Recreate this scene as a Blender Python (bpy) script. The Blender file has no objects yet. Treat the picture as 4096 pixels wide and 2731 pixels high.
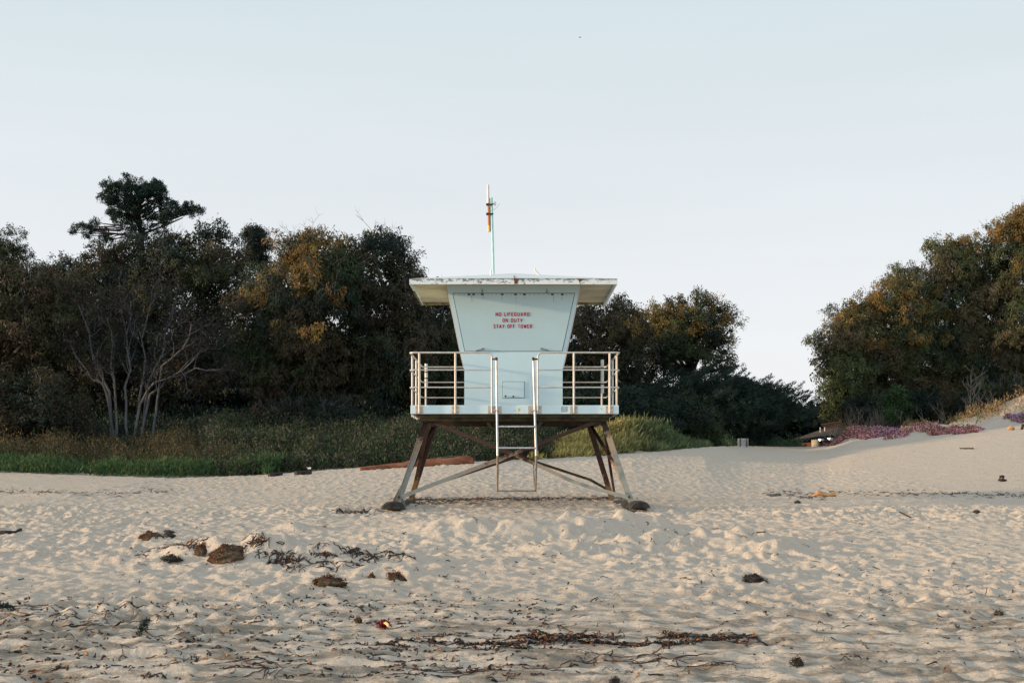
import bpy, math, random
import numpy as np
from mathutils import Vector, Matrix, noise as mnoise
rng = np.random.default_rng(7); random.seed(7)
R = math.radians
scene = bpy.context.scene
COL = scene.collection
# ------------------------------------------------------------------ camera
EYE = 0.76                     # camera height above the sand under the tower
F = 5689.0                     # focal length in photograph pixels (50 mm)
CX, HY = 2048.0, 1885.0        # principal column, horizon row
cam = bpy.data.cameras.new('camera'); cam.lens = 50; cam.sensor_width = 36
cam.shift_y = (HY - 1365.5) / 4096.0; cam.clip_start = 0.1; cam.clip_end = 5000
co = bpy.data.objects.new('camera', cam); COL.objects.link(co)
co.location = (0, 0, EYE); co.rotation_euler = (R(90), 0, 0); scene.camera = co
# ------------------------------------------------------------------ light
SUN_EL, SUN_AZ = 8.5, 262.5    # azimuth clockwise from +Y (sun low on the left, a little behind the camera)
w = bpy.data.worlds.new('World'); scene.world = w; w.use_nodes = True
nt = w.node_tree; N = nt.nodes; Lk = nt.links; N.clear()
out = N.new('ShaderNodeOutputWorld'); bg = N.new('ShaderNodeBackground')
sky = N.new('ShaderNodeTexSky'); sky.sky_type = 'NISHITA'; sky.sun_disc = False
sky.sun_elevation = R(SUN_EL); sky.sun_rotation = R(SUN_AZ); sky.air_density = 1.0; sky.dust_density = 1.2; sky.ozone_density = 1.5
tc = N.new('ShaderNodeTexCoord'); sep = N.new('ShaderNodeSeparateXYZ'); Lk.new(tc.outputs['Generated'], sep.inputs[0])
ramp = N.new('ShaderNodeValToRGB'); Lk.new(sep.outputs['Z'], ramp.inputs[0])
SKYV = 10.0
stops = [(0.0, (.880, .885, .910)), (0.10, (.850, .865, .895)), (0.20, (.775, .820, .855)), (0.33, (.665, .765, .80)), (0.5, (.64, .72, .76)), (1.0, (.53, .61, .66))]
while len(ramp.color_ramp.elements) < len(stops): ramp.color_ramp.elements.new(.5)
for e, (p, c) in zip(ramp.color_ramp.elements, stops):
    e.position = p; e.color = (*c, 1)
scl = N.new('ShaderNodeVectorMath'); scl.operation = 'SCALE'; scl.inputs['Scale'].default_value = SKYV; Lk.new(ramp.outputs[0], scl.inputs[0])
# the sunset half of the sky, over the sea behind the camera and to the left, is the brighter half
dot = N.new('ShaderNodeVectorMath'); dot.operation = 'DOT_PRODUCT'; Lk.new(tc.outputs['Generated'], dot.inputs[0])
dot.inputs[1].default_value = (-.45, -.88, .12)
# faint uneven haze bands low in the sky
cn = N.new('ShaderNodeTexNoise'); cn.inputs['Scale'].default_value = 2.2; cn.inputs['Detail'].default_value = 5
cm = N.new('ShaderNodeMapping'); cm.inputs['Scale'].default_value = (1, 1, 9); Lk.new(tc.outputs['Generated'], cm.inputs[0]); Lk.new(cm.outputs[0], cn.inputs['Vector'])
cr_ = N.new('ShaderNodeMapRange'); cr_.inputs['From Min'].default_value = .3; cr_.inputs['From Max'].default_value = .7; cr_.inputs['To Min'].default_value = SKYV * .975; cr_.inputs['To Max'].default_value = SKYV * 1.03
Lk.new(cn.outputs['Fac'], cr_.inputs['Value']); Lk.new(cr_.outputs[0], scl.inputs['Scale'])
mr = N.new('ShaderNodeMapRange'); mr.inputs['From Min'].default_value = 0.0; mr.inputs['From Max'].default_value = 1.0
mr.inputs['To Min'].default_value = 1.0; mr.inputs['To Max'].default_value = 1.75; Lk.new(dot.outputs['Value'], mr.inputs['Value'])
scl2 = N.new('ShaderNodeVectorMath'); scl2.operation = 'SCALE'; Lk.new(scl.outputs[0], scl2.inputs[0]); Lk.new(mr.outputs[0], scl2.inputs['Scale'])
mx = N.new('ShaderNodeMix'); mx.data_type = 'RGBA'; mx.inputs['Factor'].default_value = 0.88
Lk.new(sky.outputs[0], mx.inputs['A']); Lk.new(scl2.outputs[0], mx.inputs['B'])
Lk.new(mx.outputs['Result'], bg.inputs[0]); bg.inputs[1].default_value = 0.10; Lk.new(bg.outputs[0], out.inputs[0])
sl = bpy.data.lights.new('sun', 'SUN'); sl.energy = 5.0; sl.angle = R(1.6); sl.color = (1.0, .70, .42)
so = bpy.data.objects.new('sun', sl); COL.objects.link(so)
az, el = R(SUN_AZ), R(SUN_EL)
sdir = Vector((math.sin(az) * math.cos(el), math.cos(az) * math.cos(el), math.sin(el)))
so.rotation_euler = sdir.to_track_quat('Z', 'Y').to_euler(); so.location = (-20, -10, 20)
vs = scene.view_settings; vs.view_transform = 'Standard'; vs.look = 'None'; vs.exposure = 0.15; vs.gamma = 1; vs.use_curve_mapping = False
scene.cycles.max_bounces = 6; scene.cycles.diffuse_bounces = 3; scene.cycles.transparent_max_bounces = 4

# ------------------------------------------------------------------ numpy noise
def _hash(ix, iy, s):
    h = (ix.astype(np.int64) * 374761393 + iy.astype(np.int64) * 668265263 + s * 2147483647) & 0xffffffff
    h = ((h ^ (h >> 13)) * 1274126177) & 0xffffffff
    return ((h ^ (h >> 16)) & 0xffffff) / float(0xffffff)
def vnoise(x, y, s=0):
    ix = np.floor(x); iy = np.floor(y); fx = x - ix; fy = y - iy
    fx = fx * fx * (3 - 2 * fx); fy = fy * fy * (3 - 2 * fy)
    a = _hash(ix, iy, s); b = _hash(ix + 1, iy, s); c = _hash(ix, iy + 1, s); d = _hash(ix + 1, iy + 1, s)
    return (a + (b - a) * fx) * (1 - fy) + (c + (d - c) * fx) * fy
def fbm(x, y, o=4, s=0):
    t = 0; a = .5
    for k in range(o): t = t + a * vnoise(x * 2 ** k, y * 2 ** k, s + k); a *= .5
    return t
def bowls(x, y, s=0, soft=20.0):
    """smooth-min of squared cell distances: rounded dents meeting in crests"""
    ix = np.floor(x); iy = np.floor(y); acc = 0
    for i in (-1, 0, 1):
        for j in (-1, 0, 1):
            cx = ix + i; cy = iy + j
            px = cx + .15 + .7 * _hash(cx, cy, s); py = cy + .15 + .7 * _hash(cx, cy, s + 9)
            rr = .7 + .8 * _hash(cx, cy, s + 4)
            acc = acc + np.exp(-soft * ((x - px) ** 2 + (y - py) ** 2) * rr)
    return np.clip(-np.log(acc) / soft, -.3, .8)
# ------------------------------------------------------------------ ground
D = 1.7415                                    # overview pixels -> photograph pixels
GX = np.array([-400, 0, 400, 600, 830, 1085, 1250, 1450, 1620, 1700, 1850, 1900, 1950, 2050, 2150, 2250, 2352, 2700.]) * D
GU = (GX - CX) / F
GB = np.array([46, 46, 45, 45.5, 46, 46, 48, 50, 56, 62, 66, 65, 63, 62, 61, 60, 60, 60.])
rowB = np.array([1086, 1086, 1099, 1091, 1073, 1061, 1054, 1042, 1027, 1024, 1026, 1024, 1017, 1006, 996, 984, 970, 960.]) * D
GZB = EYE + (HY - rowB) * GB / F
GC = GB + np.array([6, 6, 6, 6, 6, 6, 5, 5, 5, 5, 5, 4, 4, 4.5, 5, 6, 7, 7.])
GZC = np.array([1.2, 1.2, 1.15, 1.2, 1.3, 1.5, 1.75, 2.05, 1.85, 1.7, 1.6, 1.85, 2.62, 2.55, 2.9, 3.45, 4.2, 5.6])
GZF = np.array([5.2, 5.2, 5.4, 5.6, 5.2, 4.6, 4.2, 3.2, 2.4, 1.6, 1.3, 1.4, 1.8, 2.6, 3.6, 4.6, 5.5, 7.])
def base_z(x, y):
    x = np.asarray(x, float); y = np.asarray(y, float)
    u = np.clip(x / np.maximum(y, 12.), -.6, .6)
    B = np.interp(u, GU, GB); ZB = np.interp(u, GU, GZB); C_ = np.interp(u, GU, GC); ZC = np.interp(u, GU, GZC); ZF = np.interp(u, GU, GZF)
    z = np.where(y < 11, -.88, 0.0)
    t = np.clip((y - 11) / (29 - 11), 0, 1); z = -.88 + .86 * t
    crest = .05 * np.exp(-((y - 30.2) / 1.3) ** 2); z = z + crest
    t = np.clip((y - 30.5) / (B - 30.5), 0, 1); z = z + (ZB + .02) * (t ** 1.15)
    t = np.clip((y - B) / (C_ - B), 0, 1); t = t * t * (3 - 2 * t); z = z + (ZC - ZB) * t
    t = np.clip((y - C_) / 30., 0, 1); z = z + (ZF - ZC) * t
    return z
MOUNDS = [  # dug and kicked-up heaps: x px, y px (photo), radius x, radius y, height
    (1720, 2125, .9, .7, .10), (1830, 2150, 1.5, .8, .16), (2080, 2150, 1.3, .6, .17), (2310, 2140, 1.0, .55, .17), (2520, 2125, 1.0, .6, .22),
    (2580, 2200, .9, .5, .15), (2900, 2190, 1.5, .6, .22), (3080, 2215, .7, .5, .14), (2250, 2215, 1.1, .5, .10), (2990, 2300, .9, .5, .10),
    (1190, 2120, .45, .35, .11), (1000, 2250, 1.6, .9, .20), (880, 2235, .9, .6, .07), (1350, 2260, 1.5, .9, .15), (1560, 2300, .9, .5, .07),
    (1150, 2380, .8, .5, .08), (640, 2130, .5, .4, .05), (1580, 2022, .5, .3, .05), (2490, 2022, .6, .3, .03), (260, 1985, 1.2, .5, .07), (700, 1962, 1.5, .5, .05)]
_M = []
def bhit(px, py, dmin=5., dmax=400., zf=None):
    d = np.concatenate([np.arange(dmin, 80, .05), np.arange(80, dmax, .5)])
    X = (px - CX) / F * d; Z = EYE + (HY - py) / F * d
    g = (zf or base_z)(X, d); k = np.argmax(Z <= g)
    if not (Z <= g).any(): k = len(d) - 1
    return X[k], d[k], g[k]
for mxp, myp, rx, ry, h in MOUNDS:
    a, b, _ = bhit(mxp, myp); _M.append((a, b, rx, ry, h))
def fine_z(x, y):
    x = np.asarray(x, float); y = np.asarray(y, float)
    wx = x + .30 * (vnoise(x * 2.1, y * 2.1, 31) - .5); wy = y + .22 * (vnoise(x * 2.1, y * 2.1, 32) - .5)
    near = np.clip((32 - y) / 4, 0, 1)
    z = .055 * (fbm(x * .35, y * .35, 3, 5) - .45)
    b1 = bowls(wx / .27, wy / .30, 3); b2 = bowls(wx / .14 + 5, wy / .16, 8)
    amp = .35 + 1.15 * vnoise(x * .28, y * .28, 40) ** 1.2 + .5 * vnoise(x * 1.1, y * 1.1, 41) * vnoise(x * .5, y * .5, 42)
    amp = amp * np.where(y < 14.5, np.clip((y - 11) / 3.5, .55, 1), 1)
    z = z + near * amp * (.098 * (b1 - .2) + .076 * (b2 - .2)) + (1 - near) * (.035 * (b1 - .2) + .05 * (b2 - .2)) * np.clip((75 - y) / 20, 0, 1)
    z = z + .035 * (fbm(x * 4.2, y * 4.2, 3, 60) - .45) * near
    for mx_, my_, rx, ry, h in _M:
        q = ((x - mx_) / rx) ** 2 + ((y - my_) / ry) ** 2
        k = np.exp(-q * 1.6)
        if np.ndim(k) and k.max() < 1e-3: continue
        z = z + 1.3 * h * k * (1 + .7 * (vnoise(x * 3.2, y * 3.2, 70) - .5))
    z = z + 1.2 * (fbm(x * .55, y * .45, 4, 44) - .47) * np.clip((y - 58) / 5, 0, 1) * np.clip((x / np.maximum(y, 12) - .225) / .03, 0, 1) * np.clip((90 - y) / 12, 0, 1)
    # wind-scoured streaks and lumps in the bottom foreground
    st = np.clip((14.2 - y) / 1.5, 0, 1)
    z = z + st * .13 * (fbm(x * 2.2, y * 5.5, 4, 90) - .45)
    return z
def gz(x, y): return base_z(x, y) + fine_z(x, y)
def hit(px, py, dmin=5.): return bhit(px, py, dmin, 300., gz)
def gz1(x, y): return float(gz(np.array([x]), np.array([y]))[0])

# ------------------------------------------------------------------ mesh helpers
def raw_mesh(name, v, f, sizes=None):
    """v (n,3), f flat index array, sizes: verts per face (int or array)"""
    me = bpy.data.meshes.new(name); v = np.asarray(v, np.float32); f = np.asarray(f, np.int32).ravel()
    if np.isscalar(sizes): nf = len(f) // sizes; ls = np.arange(nf, dtype=np.int32) * sizes
    else: nf = len(sizes); ls = np.concatenate([[0], np.cumsum(sizes)[:-1]]).astype(np.int32)
    me.vertices.add(len(v)); me.vertices.foreach_set('co', v.ravel())
    me.loops.add(len(f)); me.loops.foreach_set('vertex_index', f)
    me.polygons.add(nf); me.polygons.foreach_set('loop_start', ls)
    me.update(calc_edges=True); return me
def setcol(me, c):
    a = me.color_attributes.new('Col', 'FLOAT_COLOR', 'POINT')
    c = np.concatenate([np.asarray(c, np.float32), np.ones((len(c), 1), np.float32)], 1); a.data.foreach_set('color', c.ravel())
def smooth(me, ang=None):
    me.polygons.foreach_set('use_smooth', np.ones(len(me.polygons), bool))
    if ang: 
        try: me.set_sharp_from_angle(angle=R(ang))
        except Exception: pass
class MB:
    def __init__(s): s.v = []; s.f = []; s.c = []
    def add(s, vs, fs, col=None):
        b = len(s.v); s.v += [tuple(p) for p in vs]; s.f += [tuple(i + b for i in q) for q in fs]
        s.c += [col or (1, 1, 1)] * len(vs); return s
    def box(s, x0, x1, y0, y1, z0, z1, col=None):
        return s.add([(x0, y0, z0), (x1, y0, z0), (x1, y1, z0), (x0, y1, z0), (x0, y0, z1), (x1, y0, z1), (x1, y1, z1), (x0, y1, z1)],
                     [(0, 3, 2, 1), (4, 5, 6, 7), (0, 1, 5, 4), (1, 2, 6, 5), (2, 3, 7, 6), (3, 0, 4, 7)], col)
    def hexa(s, b4, t4, col=None):
        return s.add(list(b4) + list(t4), [(0, 3, 2, 1), (4, 5, 6, 7), (0, 1, 5, 4), (1, 2, 6, 5), (2, 3, 7, 6), (3, 0, 4, 7)], col)
    def frame(s, a, b, up=(0, 0, 1)):
        a = Vector(a); b = Vector(b); t = (b - a).normalized(); u = Vector(up)
        if abs(t.dot(u)) > .98: u = Vector((0, 1, 0))
        sd = t.cross(u).normalized(); return a, b, t, sd, sd.cross(t).normalized()
    def bar(s, a, b, w, h, up=(0, 0, 1), col=None):
        a, b, t, sd, n = s.frame(a, b, up); w /= 2; h /= 2
        q = [(-w, -h), (w, -h), (w, h), (-w, h)]
        return s.add([a + sd * i + n * j for i, j in q] + [b + sd * i + n * j for i, j in q],
                     [(0, 1, 2, 3), (7, 6, 5, 4), (0, 4, 5, 1), (1, 5, 6, 2), (2, 6, 7, 3), (3, 7, 4, 0)], col)
    def angle(s, a, b, w, t=.008, up=(0, 0, 1), flip=1):
        """steel channel: web plus two flanges"""
        a_, b_, tt, sd, n = s.frame(a, b, up)
        s.bar(a_, b_, w, t, up)
        for k in (-1, 1):
            o = sd * (w / 2 - t / 2 - .001) * k + n * (w * .22 + t / 2) * flip
            s.bar(a_ + o, b_ + o, t, w * .44, up)
        return s
    def tube(s, pts, r, n=8, cap=True, col=None):
        pts = [Vector(p) for p in pts]; k = len(pts); rs = r if hasattr(r, '__len__') else [r] * k
        ring = []; prev = None; vs = []
        for i, p in enumerate(pts):
            t = (pts[min(i + 1, k - 1)] - pts[max(i - 1, 0)]).normalized()
            if prev is None:
                u = Vector((0, 0, 1)) if abs(t.z) < .9 else Vector((0, 1, 0)); prev = t.cross(u).normalized()
            else:
                prev = (prev - t * prev.dot(t)); prev = prev.normalized() if prev.length > 1e-6 else t.orthogonal().normalized()
            q = t.cross(prev)
            for j in range(n):
                a = 2 * math.pi * j / n; vs.append(p + (prev * math.cos(a) + q * math.sin(a)) * rs[i])
        fs = [(i * n + j, i * n + (j + 1) % n, (i + 1) * n + (j + 1) % n, (i + 1) * n + j) for i in range(k - 1) for j in range(n)]
        if cap: fs += [tuple(range(n))[::-1], tuple((k - 1) * n + j for j in range(n))]
        return s.add(vs, fs, col)
    def blob(s, c, r, seed=0, amp=.25, freq=1.5, nu=28, nv=16, col=None, rot=0, tilt=0):
        vs = []; fs = []; M_ = Matrix.Rotation(rot, 3, 'Z') @ Matrix.Rotation(tilt, 3, 'Y')
        for i in range(nv + 1):
            th = math.pi * i / nv
            for j in range(nu):
                ph = 2 * math.pi * j / nu
                d = Vector((math.sin(th) * math.cos(ph), math.sin(th) * math.sin(ph), math.cos(th)))
                k = 1 + amp * mnoise.fractal(d * freq + Vector((seed * 7.3, seed, 0)), 1.0, 2.0, 4)
                vs.append(Vector(c) + M_ @ Vector((d.x * r[0] * k, d.y * r[1] * k, d.z * r[2] * k)))
        for i in range(nv):
            for j in range(nu):
                fs.append((i * nu + j, (i + 1) * nu + j, (i + 1) * nu + (j + 1) % nu, i * nu + (j + 1) % nu))
        return s.add(vs, fs, col)
ORG = {}
def link(name, me, mat, parent=None, loc=None, label=None, cat=None, group=None, kind=None, sm=None):
    if mat is not None: me.materials.append(mat)
    if sm is not None: smooth(me, sm)
    o = bpy.data.objects.new(name, me); COL.objects.link(o)
    if parent is not None: o.parent = parent; org = ORG[parent.name]
    else: org = Vector(loc) if loc is not None else Vector((0, 0, 0)); o.location = org
    ORG[o.name] = org
    if org.length: me.transform(Matrix.Translation(-org))
    me.name = name
    tagp(o, label, cat, group, kind); return o
def tagp(o, label=None, cat=None, group=None, kind=None):
    if label: o['label'] = label
    if cat: o['category'] = cat
    if group: o['group'] = group
    if kind: o['kind'] = kind
def part(name, mb, mat, parent=None, **k):
    me = bpy.data.meshes.new(name); me.from_pydata([tuple(p) for p in mb.v], [], mb.f)
    import bmesh
    bm = bmesh.new(); bm.from_mesh(me); bmesh.ops.recalc_face_normals(bm, faces=bm.faces)
    bv = k.pop('bevel', 0)
    bm.to_mesh(me); bm.free()
    if any(c != (1, 1, 1) for c in mb.c): setcol(me, mb.c)
    o = link(name, me, mat, parent, **k)
    if bv: m = o.modifiers.new('bevel', 'BEVEL'); m.width = bv; m.segments = 2; m.limit_method = 'ANGLE'
    return o
def thing(name, loc, label, cat, group=None):
    o = bpy.data.objects.new(name, None); COL.objects.link(o); o.location = loc; o.empty_display_size = .2
    ORG[o.name] = Vector(loc); tagp(o, label, cat, group); return o
# ------------------------------------------------------------------ materials
class Mat:
    def __init__(s, name, rough=.7, spec=.3, metal=0):
        s.m = bpy.data.materials.new(name); s.m.use_nodes = True; s.t = s.m.node_tree; s.n = s.t.nodes; s.l = s.t.links
        s.b = s.n['Principled BSDF']; s.b.inputs['Roughness'].default_value = rough; s.b.inputs['Specular IOR Level'].default_value = spec; s.b.inputs['Metallic'].default_value = metal
        s.tc = s.n.new('ShaderNodeTexCoord')
    def noise(s, scale, detail=4, rough=.6, stretch=None, dist=0, world=False):
        x = s.n.new('ShaderNodeTexNoise'); x.inputs['Scale'].default_value = scale; x.inputs['Detail'].default_value = detail; x.inputs['Roughness'].default_value = rough; x.inputs['Distortion'].default_value = dist
        src = s.tc.outputs['Object']
        if world: g = s.n.new('ShaderNodeNewGeometry'); src = g.outputs['Position']
        if stretch:
            mp = s.n.new('ShaderNodeMapping'); mp.inputs['Scale'].default_value = stretch; s.l.new(src, mp.inputs[0]); src = mp.outputs[0]
        s.l.new(src, x.inputs['Vector']); return x.outputs['Fac']
    def map(s, v, a, b, c=0, d=1):
        m = s.n.new('ShaderNodeMapRange'); s.l.new(v, m.inputs[0])
        for i, q in zip((1, 2, 3, 4), (a, b, c, d)): m.inputs[i].default_value = q
        return m.outputs[0]
    def mix(s, f, a, b, mode='MIX'):
        m = s.n.new('ShaderNodeMix'); m.data_type = 'RGBA'; m.blend_type = mode
        for sock, v in ((m.inputs['Factor'], f), (m.inputs['A'], a), (m.inputs['B'], b)):
            if hasattr(v, 'is_linked'): s.l.new(v, sock)
            elif isinstance(v, (tuple, list)): sock.default_value = (*v, 1)
            else: sock.default_value = v
        return m.outputs['Result']
    def math(s, op, a, b=None):
        m = s.n.new('ShaderNodeMath'); m.operation = op
        for i, v in enumerate((a, b)):
            if v is None: continue
            if hasattr(v, 'is_linked'): s.l.new(v, m.inputs[i])
            else: m.inputs[i].default_value = v
        return m.outputs[0]
    def col(s, c):
        if isinstance(c, (tuple, list)): s.b.inputs['Base Color'].default_value = (*c, 1)
        else: s.l.new(c, s.b.inputs['Base Color'])
        return s
    def bump(s, h, strength=.4, dist=.02):
        b = s.n.new('ShaderNodeBump'); b.inputs['Strength'].default_value = strength; b.inputs['Distance'].default_value = dist
        s.l.new(h, b.inputs['Height']); s.l.new(b.outputs[0], s.b.inputs['Normal']); return s
    def attr(s, name='Col'):
        a = s.n.new('ShaderNodeAttribute'); a.attribute_name = name; return a.outputs['Color']
    def z(s):
        g = s.n.new('ShaderNodeSeparateXYZ'); s.l.new(s.tc.outputs['Object'], g.inputs[0]); return g.outputs['Z']
def m_simple(name, c, c2=None, rough=.7, spec=.3, metal=0, scale=20, bump=.3):
    m = Mat(name, rough, spec, metal); n = m.noise(scale)
    c2 = c2 or tuple(x * .7 for x in c)
    m.col(m.mix(m.map(n, .35, .65), c, c2))
    if bump: m.bump(m.noise(scale * 3), bump, .01)
    return m.m
def m_paint(name, c, grime=.5, rust=0.0):
    m = Mat(name, .55, .35)
    n1 = m.noise(1.6, 5, .65); n2 = m.noise(9, 6, .7); n3 = m.noise(5, 4, .6, (6, 6, .6))
    col = m.mix(m.map(n1, .35, .7, 0, .35), c, tuple(x * .86 for x in c))
    col = m.mix(m.map(n3, .55, .8, 0, .35 * grime), col, (.38, .40, .38))
    col = m.mix(m.map(n2, .66, .76, 0, grime), col, (.30, .29, .25))
    if rust: col = m.mix(m.map(m.noise(4.2, 5, .6), .66, .72, 0, rust), col, (.26, .09, .03))
    m.col(col).bump(m.noise(60, 3), .12, .004); return m.m
M_wall = m_paint('pale_blue_paint', (.56, .745, .82), .4)
M_panel = m_paint('shutter_paint', (.51, .69, .745), .35)
M_deckf = m_paint('deck_fascia_paint', (.60, .745, .79), .5)
def m_fascia(name, zc, base=(.70, .76, .77)):
    m = Mat(name, .6, .3)
    n = m.noise(7, 8, .75, (1, 1, 2.2)); nb = m.noise(26, 5, .7, (1, 1, 2)); 
    zt = m.map(m.z(), zc - .05, zc + .055, 0, 1)
    k = m.math('ADD', m.math('MULTIPLY', n, .7), m.math('MULTIPLY', nb, .3)); k = m.math('ADD', k, m.math('MULTIPLY', zt, .10))
    col = m.mix(m.map(k, .555, .60, 0, .9), base, (.12, .115, .10))
    r = m.noise(1.3, 4, .6); col = m.mix(m.map(m.math('ADD', r, m.math('MULTIPLY', n, .25)), .79, .83), col, (.24, .085, .03))
    m.col(col).bump(k, .3, .01); return m.m
M_rooftop = m_paint('roof_paint', (.62, .68, .72), .35, .5)
def m_soffit():
    m = Mat('soffit_boards', .7, .2); n = m.noise(1.2, 4, .6, (1, 1, 1)); n2 = m.noise(5, 6, .7)
    col = m.mix(m.map(n, .35, .7), (.66, .60, .46), (.42, .36, .22)); col = m.mix(m.map(n2, .6, .72, 0, .6), col, (.16, .13, .06)); m.col(col); return m.m
M_soffit = m_soffit()
M_mossy = m_simple('mossy_wood', (.20, .17, .07), (.06, .055, .03), .85, .1, 0, 6)
M_rail = m_simple('satin_steel_pipe', (.60, .58, .55), (.46, .43, .39), .42, .5, .35, 6, 0)
M_steel = m_simple('scuffed_aluminium', (.52, .53, .54), (.36, .36, .36), .35, .5, .7, 10, 0)
M_post = m_simple('cream_painted_post', (.66, .62, .57), (.54, .48, .42), .5, .4, .1, 8, 0)
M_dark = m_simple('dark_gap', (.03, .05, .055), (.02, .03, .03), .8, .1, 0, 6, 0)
M_rust = m_simple('rusty_steel', (.05, .022, .014), (.022, .014, .012), .8, .25, .1, 7)
M_rustor = m_simple('bright_rust', (.30, .10, .035), (.12, .045, .02), .8, .2, 0, 9)
M_under = m_simple('greasy_underframe', (.085, .07, .04), (.03, .025, .015), .8, .2, 0, 5)
def m_leg(name, zt, base=(.29, .30, .27), spread=.5):
    m = Mat(name, .65, .35, .1); n = m.noise(4, 6, .7); n2 = m.noise(14, 5, .7)
    k = m.math('ADD', m.z(), m.math('MULTIPLY', m.math('ADD', n, -.5), 1.6))
    f = m.map(k, zt - .08, zt + .10)
    col = m.mix(m.map(n2, .3, .7), base, tuple(x * .72 for x in base))
    edge = m.map(k, zt - spread, zt, 0, .65); col = m.mix(edge, col, (.36, .20, .10))
    rust = m.mix(m.map(n2, .35, .65), (.06, .026, .016), (.024, .014, .011))
    m.col(m.mix(f, col, rust)).bump(n2, .3, .01); return m.m
M_leg = m_leg('galvanised_leg_with_rust', 1.42)
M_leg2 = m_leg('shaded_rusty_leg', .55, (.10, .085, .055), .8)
M_brace = m_leg('galvanised_brace_with_rust', 1.02)
M_skid = m_simple('tarred_skid', (.045, .043, .038), (.018, .018, .016), .75, .3, 0, 8)
M_red = m_simple('red_stencil_paint', (.50, .030, .045), (.38, .03, .04), .6, .3, 0, 30, 0)
M_yel = m_simple('yellow_paint', (.75, .50, .06), (.6, .38, .05), .6, .3, 0, 30, 0)
M_black = m_simple('black_ink', (.03, .04, .07), (.06, .07, .10), .6, .3, 0, 30, 0)
M_cyan = m_simple('turquoise_pole', (.42, .66, .66), (.32, .56, .57), .5, .4, 0, 12, 0)
M_white = m_simple('white_plastic', (.74, .72, .70), (.60, .58, .54), .5, .4, 0, 8, 0)
M_orange = m_simple('faded_orange_tube', (.62, .20, .07), (.48, .22, .12), .5, .3, 0, 8, 0)
M_yellow = m_simple('yellow_tube_end', (.80, .50, .12), (.7, .45, .2), .5, .3, 0, 8, 0)

def m_sand():
    m = Mat('sand', .92, .12)
    P = m.n.new('ShaderNodeNewGeometry').outputs['Position']
    n1 = m.noise(.30, 4, .6, None, 0, True); n2 = m.noise(2.3, 5, .65, None, 0, True); n3 = m.noise(90, 3, .7, None, 0, True); n4 = m.noise(14, 5, .75, (1, 2.2, 1), .3, True)
    col = m.mix(m.map(n1, .3, .7), (.51, .435, .36), (.485, .43, .365))
    col = m.mix(m.map(n2, .5, .72, 0, .35), col, (.52, .445, .365))
    col = m.mix(m.map(n4, .66, .76, 0, .55), col, (.20, .165, .13))
    sp = m.n.new('ShaderNodeSeparateXYZ'); m.l.new(P, sp.inputs[0])
    damp = m.math('MULTIPLY', m.map(m.noise(1.5, 6, .7, (.8, 2.2, 1), .3, True), .45, .56), m.map(sp.outputs['Y'], 17.5, 14.0, 0, .95))
    col = m.mix(damp, col, (.21, .18, .145))
    col = m.mix(m.map(n3, .3, .75, 0, .22), col, (.26, .21, .17))
    m.col(col)
    h = m.math('ADD', m.math('MULTIPLY', m.noise(7.5, 5, .6, (1, 1.5, 1), .2, True), 1.0), m.math('MULTIPLY', n3, .10))
    m.bump(h, .8, .06); return m.m
M_sand = m_sand()
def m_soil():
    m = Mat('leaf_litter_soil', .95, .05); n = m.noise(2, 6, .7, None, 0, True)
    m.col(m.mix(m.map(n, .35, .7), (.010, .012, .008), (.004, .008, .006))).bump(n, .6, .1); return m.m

# ground sheet -------------------------------------------------------------
def axis(parts):
    o = []
    for a, b, s in parts: o.append(np.arange(a, b, s))
    return np.concatenate(o)
def geo(a, b, n): return a * (b / a) ** (np.arange(1, n + 1) / n)
xs = axis([(0, 11, .042), (11, 30, .15)]); xs = np.concatenate([-geo(30, 2500, 26)[::-1], -xs[:0:-1], xs, geo(30, 2500, 26)])
ys = np.concatenate([-geo(5, 1500, 14)[::-1], np.arange(-5, 9, 1.), axis([(9, 31, .038), (31, 50, .10), (50, 72, .2)]), geo(72, 3500, 30)])
Xg, Yg = np.meshgrid(xs, ys); shp = Xg.shape
Zg = gz(Xg.ravel(), Yg.ravel())
nx, ny = len(xs), len(ys)
I = (np.arange(ny - 1)[:, None] * nx + np.arange(nx - 1)[None, :]).ravel()
fq = np.stack([I, I + 1, I + nx + 1, I + nx], 1)
me = raw_mesh('ground', np.stack([Xg.ravel(), Yg.ravel(), Zg], 1), fq, 4)
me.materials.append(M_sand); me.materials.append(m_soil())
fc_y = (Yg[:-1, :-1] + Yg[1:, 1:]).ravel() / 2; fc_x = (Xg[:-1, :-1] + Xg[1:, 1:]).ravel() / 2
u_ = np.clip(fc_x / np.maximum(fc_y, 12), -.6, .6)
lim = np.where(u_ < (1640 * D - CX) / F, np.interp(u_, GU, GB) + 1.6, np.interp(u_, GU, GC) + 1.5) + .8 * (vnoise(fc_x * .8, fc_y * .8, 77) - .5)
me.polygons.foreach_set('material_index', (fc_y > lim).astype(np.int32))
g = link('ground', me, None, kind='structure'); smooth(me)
# ------------------------------------------------------------------ lifeguard tower
def W(px, py, d): return Vector(((px - CX) * d / F, d, EYE + (HY - py) * d / F))
TC = (.055, 31.05, 0.0)
T = thing('lifeguard_tower', TC, 'pale blue lifeguard tower on splayed rusty legs in the middle of the beach', 'lifeguard tower')
cx = .055; XL, XR = -2.075, 2.185; YF, YB = 29.1, 33.06; ZD, ZF_ = 2.115, 1.936
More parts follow.
